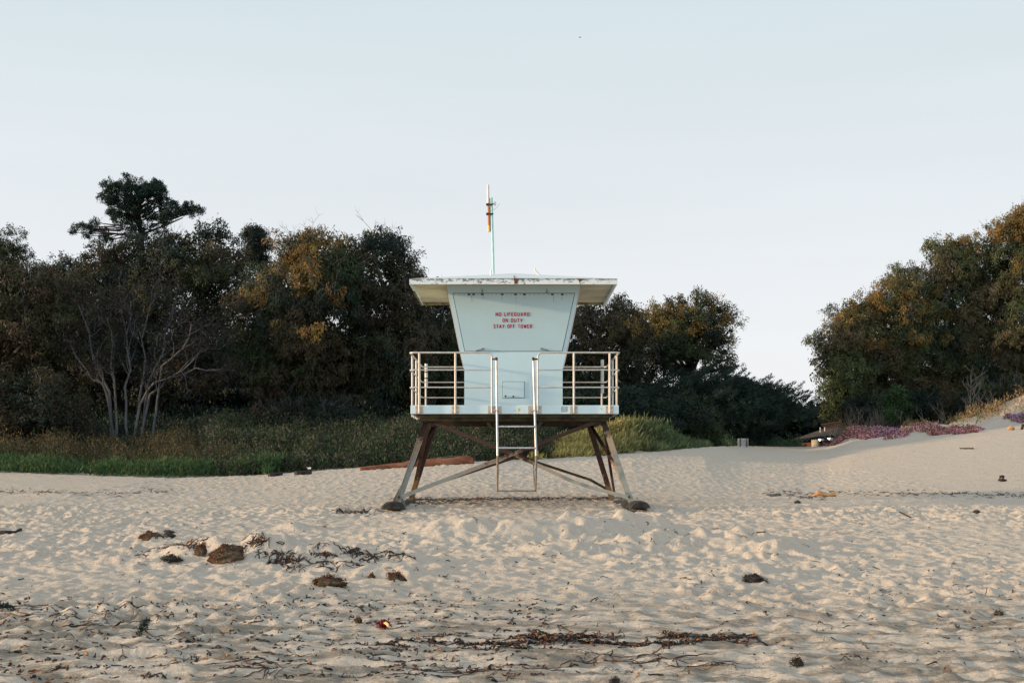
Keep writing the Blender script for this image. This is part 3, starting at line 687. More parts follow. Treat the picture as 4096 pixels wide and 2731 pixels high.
def crown(poly, d, name, root, pal, thick=.38, cr=(.55, 1.0), dens=1.0, leaf=(.145, .05), droop=.9, tuft=.22, inner=1.0, airy=0.0, fill=1.0, tmax=4.5, asp=.8, tip=.35, rag=.25, bend=0.0, lpt=27, dirn=(0, 0, 0), holes=None, gold=0):
    """clumps of leaf tufts spread through a volume whose front outline is poly; returns clump list"""
    P = np.array(poly); x0, z0 = P.min(0); x1, z1_ = P.max(0); area = 0
    for i in range(len(P)): area += P[i - 1][0] * P[i][1] - P[i][0] * P[i - 1][1]
    area = abs(area) / 2; rm = (cr[0] + cr[1]) / 2
    n = int(area / (rm * rm) * 2.6 * dens); 
    wdt = min(x1 - x0, z1_ - z0); nl = max(3, int(area / (rm * rm * 2.4)))
    lx, lz = rng.uniform(x0, x1, nl * 40), rng.uniform(z0, z1_, nl * 40); ok = inpoly(lx, lz, poly); lx, lz = lx[ok], lz[ok]; led = edged(lx, lz, poly)
    ok = led > rm * .42; lx, lz, led = lx[ok], lz[ok], led[ok]; keep = []
    for q in range(len(lx)):
        if len(keep) >= nl: break
        if all((lx[q] - lx[m_]) ** 2 + (lz[q] - lz[m_]) ** 2 > (.88 * rm) ** 2 for m_ in keep): keep.append(q)
    if not keep: lx, lz, led, keep = np.array([(x0 + x1) / 2]), np.array([(z0 + z1_) / 2]), np.array([wdt / 2]), [0]
    lx, lz, led = lx[keep], lz[keep], led[keep]; nl = len(lx)
    lr = np.minimum(rng.uniform(1.7, 2.7, nl) * rm, np.maximum(led * 1.12, rm * .7)); lhalf = np.minimum(tmax, thick * wdt) * np.sqrt(np.clip(led / (.42 * wdt), 0, 1))
    ly = d - np.maximum(lhalf - lr * .5, 0) * rng.uniform(.45, 1, nl) * np.where(rng.random(nl) < .8, 1, -1)
    lcol = palette(pal, nl) * rng.uniform(.8, 1.25, (nl, 1))
    k_ = rng.choice(nl, n * 4, p=lr ** 2 / (lr ** 2).sum()); uu = rng.normal(size=(n * 4, 3)) + np.array([0, -.75, .35]); uu = unit(uu)
    rr_ = lr[k_] * rng.uniform(.62, 1.0, n * 4); X = lx[k_] + uu[:, 0] * rr_; Y = ly[k_] + uu[:, 1] * rr_; Z = lz[k_] + uu[:, 2] * rr_ * .9
    r = rng.uniform(cr[0], cr[1], n * 4) * .62; ed = edged(X, Z, poly); ok = inpoly(X, Z, poly) & (ed > r * .5) | (ed < r * .15)
    ok = np.nonzero(ok)[0][:int(n * 1.95)]; X, Y, Z, r, ed, k_, uu = X[ok], Y[ok], Z[ok], r[ok], ed[ok], k_[ok], uu[ok]; half = ed
    if holes:
        for hx, hz, hr in holes:
            ok = np.hypot(X - hx, Z - hz) > hr; X, Y, Z, r, ed, half, k_, uu = X[ok], Y[ok], Z[ok], r[ok], ed[ok], half[ok], k_[ok], uu[ok]
    s_ = Y / d; X = X * s_; Z = EYE + (Z - EYE) * s_        # keep the outline while the clump moves in depth
    Lf = Leaves(); C = []
    for i in range(len(X)):
        rr = r[i]; nt = max(4, int(1.9 * (rr / tuft) ** 2 * (1 - airy)))
        u = unit(rng.normal(size=(nt, 3))); rad = rr * rng.uniform(.45, 1.0, nt)[:, None]
        tc_ = np.array([X[i], Y[i], Z[i]]) + u * rad * np.array([1, 1, asp])
        stray = rng.random(nt) < rag * .3; tc_[stray] += u[stray] * rr * rng.uniform(.1, .45, (stray.sum(), 1)) 
        cc = (lcol[k_[i]] * .75 + .25 * palette(pal, 1)[0]) * rng.uniform(.85, 1.2)
        if gold:      # golden patches paint low sunlight into leaf colour over the upper crown
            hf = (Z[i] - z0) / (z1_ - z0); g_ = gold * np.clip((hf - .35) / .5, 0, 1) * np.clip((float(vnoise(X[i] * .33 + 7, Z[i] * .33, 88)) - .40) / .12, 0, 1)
            if rng.random() < g_: cc = (SUN_GOLD if rng.random() < .6 else SUN_GOLD * .5 + OLIVE) * rng.uniform(.7, 1.25)
        tcol = cc * rng.uniform(.85, 1.18, (nt, 1)) * (1 + rng.normal(size=(nt, 3)) * .05)
        p = np.repeat(tc_, lpt, 0) + rng.normal(size=(nt * lpt, 3)) * tuft * .42
        a = rng.normal(size=p.shape) * .75 + np.array([0, 0, -droop]) + np.array(dirn) + np.repeat(u, lpt, 0) * .35
        Lf.add(p, a, rng.uniform(.6, 1.25, len(p)) * leaf[0], rng.uniform(.7, 1.2, len(p)) * leaf[1], np.clip(np.repeat(tcol, lpt, 0) * rng.uniform(.8, 1.25, (len(p), 1)), .004, .6), np.repeat(u * .6 + uu[i] * 1.1, lpt, 0))
        C.append((X[i], Y[i], Z[i], rr))
    # inner foliage that closes the crown
    ni = int(area * 75 * inner)
    if ni:
        x = rng.uniform(x0, x1, ni * 4); z = rng.uniform(z0, z1_, ni * 4); ok = inpoly(x, z, poly); x, z = x[ok][:ni], z[ok][:ni]; e = edged(x, z, poly)
        ok = e > .75 * rm
        if holes:
            for hx, hz, hr in holes: ok &= np.hypot(x - hx, z - hz) > hr * .9
        x, z, e = x[ok], z[ok], e[ok]
        h = np.minimum(tmax, thick * wdt) * np.sqrt(np.clip(e / (.42 * wdt), 0, 1)) * .45; y = d + h * rng.uniform(-1, 1, len(x)); q = y / d
        p = np.stack([x * q, y, EYE + (z - EYE) * q], 1)
        Lf.add(p, rng.normal(size=p.shape), rng.uniform(.16, .32, len(p)), rng.uniform(.08, .16, len(p)), palette(pal, len(p)) * .8)
    me = Lf.mesh('crown', bend); link('crown', me, M_leaf, root); return C
def tree(name, poly_px, d, trunk_px, label, pal, r0=.25, bark=None, limbs=18, tw=0, tlen=1.2, group=None, cat='tree', stems=1, **k):
    poly = pxpoly(poly_px, d)
    bx = (trunk_px[0] * D - CX) * d / F; bz = float(base_z(np.array([bx]), np.array([d]))[0]) - .15
    root = thing(name, (bx, d, bz), label, cat, group)
    if k.get('holes'): k['holes'] = [((hx * D - CX) * d / F, EYE + (HY - hy * D) * d / F, hr * D * d / F) for hx, hy, hr in k['holes']]
    C = crown(poly, d, name, root, pal, **k)
    P = np.array(poly); cz = P[:, 1].mean(); cxp = P[:, 0].mean()
    for s in range(stems):
        mb = MB(); ox = (s - (stems - 1) / 2) * .5
        top = np.array([cxp + ox * 2 + (bx - cxp) * .3, d + rng.uniform(-.5, .5), P[:, 1].min() * .35 + P[:, 1].max() * .65])
        tp = curve_pts((bx + ox, d, bz), top, 0, 8, .06); mb.tube(tp, list(np.linspace(r0, r0 * .25, 8)), 8)
        part('trunk', mb, bark or M_bark, root, sm=60)
        idx = rng.permutation(len(C))[:max(0, limbs // stems)]; lb = MB()
        for i in idx:
            c = np.array(C[i][:3]); zz = [p[2] for p in tp]; j = int(np.clip(np.searchsorted(zz, c[2] - .25 * abs(c[2] - bz) - .3), 1, 6))
            q = curve_pts(tp[j], c, -.06, 5, .10); lb.tube(q, list(np.linspace(r0 * .38, r0 * .09, 5)), 5, False)
        if len(idx): part('limb', lb, bark or M_bark, root, sm=60)
    if tw:
        mb = MB(); idx = rng.permutation(len(C))
        fr_ = [i for i in idx if C[i][1] < d][:tw]
        for i in fr_:
            x, y, z, rr = C[i]; twigs(mb, (x, y - rr * .5, z - rr * .3), tlen * .75, .011, 2, (rng.normal() * .5, -.3, .5), 2)
        part('twigs', mb, M_pale, root, kind='stuff')
    return root
GRP = 'trees in the wood behind the beach'
# -- left side
tree('eucalyptus_tree', [(-90, 530), (-20, 510), (25, 513), (62, 533), (92, 572), (90, 612), (60, 640), (0, 650), (-90, 650)], 84, (-10, 900), 'airy dome-topped tree cut by the left edge, behind the wood', [(DEEP, 3), (OLIVE, 2)], limbs=10, airy=.3, dens=.8, inner=.15, group=GRP, holes=[(60, 600, 14), (25, 585, 10)])
def pine():
    d = 74; root = thing('pine_tree', ((330 * D - CX) * d / F, d, 2.0), 'dark flat-crowned pine standing tallest above the left wood', 'tree', GRP)
    Lf = Leaves(); br = MB(); s = D * d / F
    tr = MB().tube([((335 * D - CX) * d / F, d, 2.0), ((325 * D - CX) * d / F, d, EYE + (HY - 560 * D) * d / F), ((318 * D - CX) * d / F, d, EYE + (HY - 480 * D) * d / F), ((318 * D - CX) * d / F, d, EYE + (HY - 430 * D) * d / F)], [.22, .15, .09, .04], 8); part('trunk', tr, M_bark, root, sm=60)
    blobs = [(245, 452, 16), (262, 437, 20), (285, 428, 22), (310, 424, 22), (335, 432, 20), (360, 440, 22), (380, 446, 16), (388, 462, 12), (258, 462, 18), (284, 455, 22), (310, 450, 22), (345, 455, 16), (370, 458, 14),
             (250, 488, 10), (268, 492, 14), (290, 482, 14), (300, 505, 15), (275, 512, 12), (330, 480, 14), (350, 500, 15), (330, 520, 18), (300, 530, 18), (360, 525, 18), (345, 487, 10), (372, 482, 8), (320, 545, 22),
             (385, 490, 14), (400, 482, 15), (418, 478, 15), (435, 475, 14), (452, 480, 14), (463, 490, 9), (440, 490, 12), (410, 497, 16), (390, 510, 18), (425, 492, 12), (370, 505, 12),
             (222, 512, 9), (205, 520, 12), (185, 515, 7), (190, 530, 11), (212, 532, 13), (230, 525, 10), (198, 542, 9), (183, 542, 6), (235, 540, 12), (240, 555, 16)]
    pm = [(235, 445), (262, 422), (300, 412), (345, 412), (385, 430), (395, 458), (380, 482), (330, 500), (268, 500), (245, 478)]
    for _ in range(240):
        x, y = rng.uniform(235, 395), rng.uniform(412, 500)
        if inpoly(np.array([x]), np.array([y]), pm)[0] and min(math.hypot(x - 322, y - 474), math.hypot(x - 352, y - 488), math.hypot(x - 276, y - 481)) > 10 and len(blobs) < 95: blobs.append((x, y, rng.uniform(6, 11)))
    cen = ((318 * D - CX) * d / F, d, EYE + (HY - 500 * D) * d / F)
    for (x, y, r) in blobs:
        X = (x * D - CX) * d / F; Z = EYE + (HY - y * D) * d / F; rr = r * s * 1.12; Y = d + rng.uniform(-1.2, 1.2)
        nt = int(17 * (rr / .35) ** 2) + 7; u = unit(rng.normal(size=(nt, 3))); tc_ = np.array([X, Y, Z]) + u * rr * rng.uniform(.5, 1, (nt, 1)) * np.array([1, 1.2, .7])
        p = np.repeat(tc_, 26, 0) + rng.normal(size=(nt * 26, 3)) * .06; a = rng.normal(size=p.shape) * .6 + np.repeat(u * .5 + np.array([0, 0, .7]), 26, 0)
        Lf.add(p, a, rng.uniform(.07, .13, len(p)), .035, PINE * rng.uniform(.7, 1.35, (len(p), 1)))
        st = (x > 365 or x < 245); sp = ((x + (330 - x) * .55) if st else 318, y + (525 - y) * .4 if not st else y + (528 - y) * .4)
        q = curve_pts(((sp[0] * D - CX) * d / F, d, EYE + (HY - sp[1] * D) * d / F), (X, Y, Z), -.05, 4, .08); br.tube(q, [.045, .035, .025, .015], 5, False)
    for a_, b_ in (((320, 540), (420, 500)), ((320, 545), (205, 530)), ((318, 500), (285, 470)), ((318, 490), (360, 465)), ((322, 560), (300, 500))):
        q = curve_pts(((a_[0] * D - CX) * d / F, d, EYE + (HY - a_[1] * D) * d / F), ((b_[0] * D - CX) * d / F, d, EYE + (HY - b_[1] * D) * d / F), 0, 5, .05); br.tube(q, [.08, .06, .05, .04, .03], 6, False)
    link('crown', Lf.mesh('crown'), M_leaf, root); part('limb', br, M_bark, root, sm=60)
pine()
tree('broadleaf_tree', [(75, 610), (140, 575), (185, 560), (240, 552), (300, 528), (380, 510), (470, 500), (530, 520), (572, 562), (592, 620), (580, 690), (555, 760), (545, 860), (500, 940), (400, 950), (250, 950), (120, 930), (30, 860), (20, 700)], 64, (330, 960),
     'broad dark round-headed tree below the pine', [(BROWN, 2.2), (OLIVE, 3), (DEEP, 3)], r0=.4, limbs=34, tw=30, dens=1.25, holes=[(372, 642, 13), (500, 655, 5), (400, 625, 4), (345, 655, 4)], group=GRP)
tree('eucalyptus_tree', [(550, 545), (562, 520), (597, 507), (622, 522), (632, 560), (622, 590), (600, 640), (565, 640)], 78, (596, 900), 'small loose see-through tree top in the notch of the left skyline', [(OLIVE, 2), (DEEP, 2), (BROWN, 1)], r0=.15, limbs=12, cr=(.3, .55), airy=.35, dens=.8, inner=.1, bark=M_pale, group=GRP)
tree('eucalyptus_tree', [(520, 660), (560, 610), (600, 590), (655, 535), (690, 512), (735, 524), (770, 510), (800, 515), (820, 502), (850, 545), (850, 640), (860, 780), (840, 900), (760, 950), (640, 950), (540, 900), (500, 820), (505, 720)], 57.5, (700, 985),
     'golden-lit drooping eucalyptus in the middle of the left wood', [(OLIVE, 3), (BROWN, 2.4), (GREEN * .7, 1.2), (DEEP, 1.5)], gold=0.9, r0=.35, limbs=30, tw=46, dens=1.3, droop=1.2, leaf=(.165, .045), rag=.7, group=GRP, bark=M_pale)
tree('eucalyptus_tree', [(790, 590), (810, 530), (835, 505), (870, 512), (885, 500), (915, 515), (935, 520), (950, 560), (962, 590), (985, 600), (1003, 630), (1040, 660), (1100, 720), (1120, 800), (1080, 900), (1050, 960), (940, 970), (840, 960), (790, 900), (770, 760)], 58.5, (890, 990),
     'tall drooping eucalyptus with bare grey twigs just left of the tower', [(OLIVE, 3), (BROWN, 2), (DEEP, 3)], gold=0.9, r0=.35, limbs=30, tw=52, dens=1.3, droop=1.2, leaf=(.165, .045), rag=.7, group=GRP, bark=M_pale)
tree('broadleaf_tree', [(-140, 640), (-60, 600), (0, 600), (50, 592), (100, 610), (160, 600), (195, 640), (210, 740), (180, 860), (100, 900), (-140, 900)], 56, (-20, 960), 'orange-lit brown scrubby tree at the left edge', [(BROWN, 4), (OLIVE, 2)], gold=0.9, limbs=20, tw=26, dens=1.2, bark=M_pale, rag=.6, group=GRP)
tree('shrub', [(-160, 900), (-60, 845), (20, 825), (80, 830), (150, 850), (200, 905), (228, 980), (215, 1040), (100, 1060), (-160, 1060)], 52.5, (60, 1040), 'big rounded brown bush filling the lower left edge', [(BROWN, 3), (DEEP, 3), (OLIVE, 1)], r0=.12, limbs=10, tw=16, tlen=.7, dens=1.2, cr=(.4, .75), leaf=(.12, .045), droop=.2, cat='shrub')
# pale leggy tree in front of the wood
def leggy():
    d = 54.0; bx = (285 * D - CX) * d / F; bz = float(base_z(np.array([bx]), np.array([d]))[0]) - .1
    root = thing('leggy_tree', (bx, d, bz), 'pale grey many-stemmed tree with thin twiggy brown top in front of the left wood', 'tree')
    Lf = Leaves()
    def w_(x, y, dy=0): return np.array([(x * D - CX) * (d + dy) / F, d + dy, EYE + (HY - y * D) * (d + dy) / F])
    stems = [[(262, 1005), (266, 940), (262, 870), (258, 800), (245, 730)], [(305, 1000), (322, 930), (352, 880), (420, 850), (465, 800)], [(312, 1005), (318, 940), (330, 860), (325, 780), (345, 700)], [(268, 1000), (250, 930), (235, 880), (200, 850), (165, 800)],
             [(318, 985), (345, 905), (385, 868), (450, 845), (500, 850)], [(300, 1000), (290, 920), (300, 850), (290, 770), (300, 690)], [(255, 1000), (252, 900), (215, 830), (205, 760), (180, 700)], [(322, 960), (340, 880), (370, 820), (380, 760), (400, 700)], [(345, 905), (372, 840), (420, 800), (440, 740)]]
    def grow(mb, p, q, r, dep):
        L = np.linalg.norm(np.array(q) - np.array(p))
        for _ in range(2 if dep < 3 else 2):
            t = rng.uniform(.35, 1.0); a = np.array(p) * (1 - t) + np.array(q) * t; dr = (np.array(q) - np.array(p)) / L + rng.normal(size=3) * .55 + np.array([0, 0, .25]); dr /= np.linalg.norm(dr)
            e = a + dr * L * rng.uniform(.45, .78); pts = curve_pts(a, e, .0, 4, .14); mb.tube(pts, [r, r * .85, r * .7, r * .5], 5, False)
            if dep > 0: grow(mb, a, e, r * .58, dep - 1)
            if dep <= 1:
                n = 44; pp = e + rng.normal(size=(n, 3)) * .30; Lf.add(pp, rng.normal(size=pp.shape) + np.array([0, 0, -.3]), rng.uniform(.05, .12, n), .028, np.array([.019, .018, .017]) * rng.uniform(.6, 1.4, (n, 1)))
    for st in stems:
        mb = MB(); dy = np.linspace(0, rng.uniform(-1.2, 1.2), len(st)); P_ = [w_(x, y, dy[i]) for i, (x, y) in enumerate(st)]; P_[0][2] = float(base_z(P_[0][0:1], P_[0][1:2])[0]) - .1
        rs = np.linspace(.058, .018, len(st)); pp = []; rr = []
        for i in range(len(P_) - 1):
            for t in (0, .5): pp.append(P_[i] * (1 - t) + P_[i + 1] * t + (rng.normal(size=3) * .06 if t else 0)); rr.append(rs[i] * (1 - t) + rs[i + 1] * t)
        pp.append(P_[-1]); rr.append(rs[-1]); mb.tube(pp, rr, 7)
        for i in range(1, len(P_) - 1): grow(mb, P_[i], P_[i + 1], rs[i] * .5, 3 if i > 1 else 2)
        part('trunk', mb, M_pale, root, sm=70)
    link('crown', Lf.mesh('crown'), M_leaf, root)
leggy()
tree('shrub', [(540, 960), (580, 925), (650, 905), (720, 900), (790, 915), (850, 950), (880, 1000), (880, 1050), (700, 1060), (560, 1050)], 56, (700, 1030), 'dark grey twiggy thicket bush under the eucalyptus trees', [(DEEP, 2), (BROWN * .8, 2)], r0=.1, limbs=8, tw=34, tlen=.7, cr=(.4, .7), leaf=(.11, .04), droop=.2, cat='shrub', dens=1.1)
tree('shrub', [(860, 960), (930, 940), (1000, 930), (1060, 950), (1110, 930), (1150, 960), (1160, 1010), (1100, 1030), (900, 1030)], 56.5, (1010, 1020), 'dark low bush in the shade behind the left legs of the tower', [(DEEP, 2), (BROWN * .8, 2)], r0=.1, limbs=8, tw=20, tlen=.7, cr=(.4, .7), leaf=(.11, .04), droop=.2, cat='shrub')
# -- behind the tower and right
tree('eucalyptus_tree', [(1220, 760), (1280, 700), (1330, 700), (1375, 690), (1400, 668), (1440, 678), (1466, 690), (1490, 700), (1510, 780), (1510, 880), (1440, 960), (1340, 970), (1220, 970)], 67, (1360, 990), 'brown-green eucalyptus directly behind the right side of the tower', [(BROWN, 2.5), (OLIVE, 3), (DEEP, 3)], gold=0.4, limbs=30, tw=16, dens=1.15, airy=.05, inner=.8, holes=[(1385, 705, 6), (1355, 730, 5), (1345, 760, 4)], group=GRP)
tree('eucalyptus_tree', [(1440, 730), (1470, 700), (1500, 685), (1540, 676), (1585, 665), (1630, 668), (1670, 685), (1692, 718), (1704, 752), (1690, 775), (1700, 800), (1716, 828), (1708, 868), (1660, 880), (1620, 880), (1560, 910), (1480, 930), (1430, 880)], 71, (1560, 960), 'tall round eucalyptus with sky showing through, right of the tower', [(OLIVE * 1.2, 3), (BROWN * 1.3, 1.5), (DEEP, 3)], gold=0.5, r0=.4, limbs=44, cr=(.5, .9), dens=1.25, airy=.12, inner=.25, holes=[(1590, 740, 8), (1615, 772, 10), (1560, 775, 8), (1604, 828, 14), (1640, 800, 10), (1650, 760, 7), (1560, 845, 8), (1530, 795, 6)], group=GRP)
def cypress():
    d = 65.0; px_poly = [(1440, 930), (1490, 880), (1540, 862), (1590, 855), (1640, 835), (1680, 860), (1720, 860), (1750, 880), (1800, 880), (1830, 893), (1860, 905), (1850, 935), (1810, 970), (1790, 1000), (1750, 1030), (1640, 1035), (1480, 1000)]
    root = tree('cypress_tree', px_poly, d, (1700, 1020), 'near-black windswept cypress with feathery tips, right of the tower', [(PINE * .75, 4), (DEEP * .7, 1)], r0=.35, limbs=12, cr=(.5, .9), leaf=(.13, .03), droop=-.2, dirn=(.7, 0, .35), tuft=.16, dens=1.7, asp=.6, group=GRP)
    Lf = Leaves(); P = pxpoly(px_poly, d)
    for i in range(1, 11):
        a = np.array(P[i]); b = np.array(P[i + 1])
        for t in np.linspace(0, 1, int(np.linalg.norm(b - a) / .22) + 1):
            for rep in range(3):
                p = a * (1 - t) + b * t; st = np.array([p[0] - .6 + rng.normal() * .2, d + rng.uniform(-2, 1.5), p[1] - .45 - rng.uniform(0, .5)]); L = rng.uniform(.5, 1.35)
                dr = np.array([1, 0, rng.uniform(.15, .75)]); dr /= np.linalg.norm(dr); n = int(130 * L); s = rng.random(n) ** .8
                pp = st + dr * (s * L)[:, None] + np.array([0, 0, 1]) * (.12 * L * s ** 2)[:, None] + rng.normal(size=(n, 3)) * (.085 * (1 - s * .75))[:, None]
                Lf.add(pp, rng.normal(size=pp.shape) * .45 + dr + np.array([0, 0, .3]), rng.uniform(.08, .16, n), .028, PINE * .75 * rng.uniform(.7, 1.4, (n, 1)))
    link('foliage_tips', Lf.mesh('foliage_tips'), M_leaf, root)
cypress()
tree('shrub', [(1270, 960), (1285, 900), (1330, 885), (1400, 895), (1450, 885), (1500, 905), (1540, 930), (1560, 980), (1560, 1020), (1300, 1030)], 58, (1430, 1010), 'deep green rounded bush behind the right railing', [(GREEN * .8, 3), (DEEP, 3)], r0=.1, limbs=8, cr=(.4, .75), leaf=(.13, .05), droop=.1, cat='shrub', dens=1.2)
tree('shrub', [(1500, 930), (1530, 905), (1570, 900), (1610, 925), (1640, 960), (1670, 1000), (1670, 1030), (1520, 1030)], 60, (1590, 1020), 'grey-green bush in front of the cypress', [(GREEN * .7, 2), (OLIVE, 2), (DEEP, 2)], r0=.1, limbs=8, cr=(.35, .6), leaf=(.12, .045), droop=-.1, cat='shrub', dens=1.1)
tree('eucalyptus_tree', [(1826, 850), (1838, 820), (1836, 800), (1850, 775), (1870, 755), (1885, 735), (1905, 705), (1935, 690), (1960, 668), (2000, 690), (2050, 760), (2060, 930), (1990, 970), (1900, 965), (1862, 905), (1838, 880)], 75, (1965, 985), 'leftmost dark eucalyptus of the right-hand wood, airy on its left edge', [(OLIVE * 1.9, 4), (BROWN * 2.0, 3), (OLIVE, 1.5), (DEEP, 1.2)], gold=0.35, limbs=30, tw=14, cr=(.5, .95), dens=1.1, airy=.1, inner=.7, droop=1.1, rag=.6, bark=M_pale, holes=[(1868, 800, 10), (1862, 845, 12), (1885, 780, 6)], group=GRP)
tree('eucalyptus_tree', [(1960, 720), (1990, 660), (2020, 628), (2060, 608), (2100, 594), (2130, 605), (2170, 660), (2210, 780), (2220, 920), (2140, 965), (2040, 965), (1985, 900)], 76, (2090, 975), 'rounded golden-lit eucalyptus in the middle of the right wood', [(OLIVE * 1.9, 4), (BROWN * 2.0, 3), (OLIVE, 1.5), (DEEP, 1.2)], gold=0.8, limbs=30, tw=34, dens=1.25, droop=1.1, rag=.5, bark=M_pale, group=GRP)
tree('eucalyptus_tree', [(2108, 575), (2122, 552), (2160, 540), (2205, 535), (2240, 530), (2270, 515), (2310, 530), (2340, 640), (2350, 800), (2340, 930), (2230, 960), (2170, 900), (2130, 780), (2125, 650)], 77, (2240, 960), 'tall golden-lit eucalyptus second from the right edge', [(OLIVE * 1.9, 4), (BROWN * 2.0, 3), (OLIVE, 1.5), (DEEP, 1.2)], gold=1.0, limbs=30, tw=40, dens=1.25, droop=1.1, rag=.6, bark=M_pale, group=GRP)
tree('eucalyptus_tree', [(2262, 540), (2275, 508), (2300, 500), (2320, 490), (2335, 472), (2360, 462), (2420, 440), (2520, 450), (2560, 600), (2560, 900), (2420, 930), (2310, 920), (2275, 800), (2260, 640)], 76, (2420, 950), 'tallest golden-lit eucalyptus running out of the right edge', [(OLIVE * 1.9, 4), (BROWN * 2.0, 3), (OLIVE, 1.5), (DEEP, 1.2)], gold=1.0, limbs=30, tw=40, dens=1.25, droop=1.1, rag=.6, bark=M_pale, group=GRP)
tree('shrub', [(2025, 935), (2040, 905), (2065, 893), (2095, 905), (2100, 940), (2070, 965), (2030, 965)], 68, (2060, 975), 'bright green leafy bush at the foot of the right wood', [(GREEN * .85, 3)], r0=.06, limbs=5, cr=(.3, .5), leaf=(.14, .06), droop=.1, cat='shrub', inner=.4)
tree('shrub', [(2120, 930), (2200, 900), (2300, 880), (2400, 870), (2460, 900), (2460, 950), (2300, 960), (2140, 970)], 71, (2300, 960), 'low dusky scrub along the foot of the right wood', [(DEEP, 2), (OLIVE * .8, 2), (BROWN, 1)], r0=.06, limbs=6, tw=20, cr=(.4, .6), leaf=(.12, .045), droop=.0, cat='shrub')
tree('shrub', [(1905, 985), (1925, 935), (1970, 905), (2040, 900), (2110, 890), (2180, 905), (2210, 960), (2150, 990), (2000, 995)], 73, (2060, 985), 'shadowy bushes between the trunks at the foot of the right wood', [(DEEP, 3), (OLIVE * .8, 2)], r0=.06, limbs=5, tw=10, cr=(.4, .65), leaf=(.12, .045), droop=.1, cat='shrub', dens=1.2)
tree('shrub', [(1850, 985), (1900, 940), (1990, 945), (2060, 955), (2130, 950), (2150, 985), (2100, 1005), (1950, 1000)], 108, (2000, 960), 'dark brush behind the toilet block roof', [(DEEP * .7, 3)], r0=.06, limbs=4, cr=(.4, .6), leaf=(.12, .045), droop=.0, cat='shrub')
# trees added out of frame on the left, continuing the wood, to shade its lower part
for i, (x, y, h, r) in enumerate(((-33, 54, 6.5, 4.0), (-43, 52, 6.5, 4.5), (-54, 49.5, 7, 4.5))):
    pp = [(x - r, 3), (x - r * 1.05, h * .6), (x - r * .5, h), (x + r * .4, h * .97), (x + r, h * .55), (x + r * .9, 2.5)]
    root = thing('broadleaf_tree', (x, y, 1.0), 'dark broadleaf tree added out of view beyond the left edge of the wood', 'tree', 'trees outside the picture')
    crown(pp, y, 'o', root, [(DEEP, 1), (OLIVE, 1)], cr=(.9, 1.4), dens=.9, leaf=(.4, .2), tuft=.4, lpt=10, inner=.8)
    part('trunk', MB().tube([(x, y, .6), (x + .2, y, h * .7)], [.3, .12], 8), M_bark, root, sm=60)
# far-off wood closing the view below the crowns
def thicket(name, pts, y0, y1, n, label, pal=((PINE * .6, 1), (DEEP * .6, 1)), leaf=(.5, .3)):
    px = np.array([p[0] for p in pts]); top = np.array([p[1] for p in pts]); x = rng.uniform(px.min(), px.max(), n); y = rng.uniform(y0, y1, n)
    X = (x * D - CX) * y / F; zt_ = EYE + (HY - np.interp(x, px, top) * D) * y / F; zb = base_z(X, y); k = rng.random(n) ** .8
    bump_ = 1 - .35 * vnoise(X * .6, y * .6, 12) ; Z = zb + (zt_ - zb) * k * bump_
    Lf = Leaves(); Lf.add(np.stack([X, y, Z], 1), rng.normal(size=(n, 3)) + np.array([0, 0, .2]), rng.uniform(.6, 1.2, n) * leaf[0], leaf[1], palette(pal, n) * rng.uniform(.7, 1.3, (n, 1)))
    link(name, Lf.mesh(name), M_leaf, None, kind='stuff', label=label, cat='woodland')
thicket('far_woodland', [(-300, 760), (100, 760), (500, 800), (560, 780), (1100, 790), (1400, 870), (1560, 900), (1740, 930)], 86, 94, 110000, 'dark far-off woodland closing the gaps under the trees of the left wood', leaf=(.6, .4))
thicket('far_woodland', [(1600, 900), (1700, 930), (1850, 915), (1960, 880), (2150, 860), (2600, 820)], 110, 118, 80000, 'dark far-off woodland behind the toilet block', leaf=(.8, .5))

thicket('undergrowth', [(150, 930), (380, 905), (560, 900), (800, 930), (1150, 930)], 68, 73, 36000, 'black-green undergrowth in the shade beneath the left wood', pal=((PINE * .5, 1), (DEEP * .6, 1)), leaf=(.35, .16))
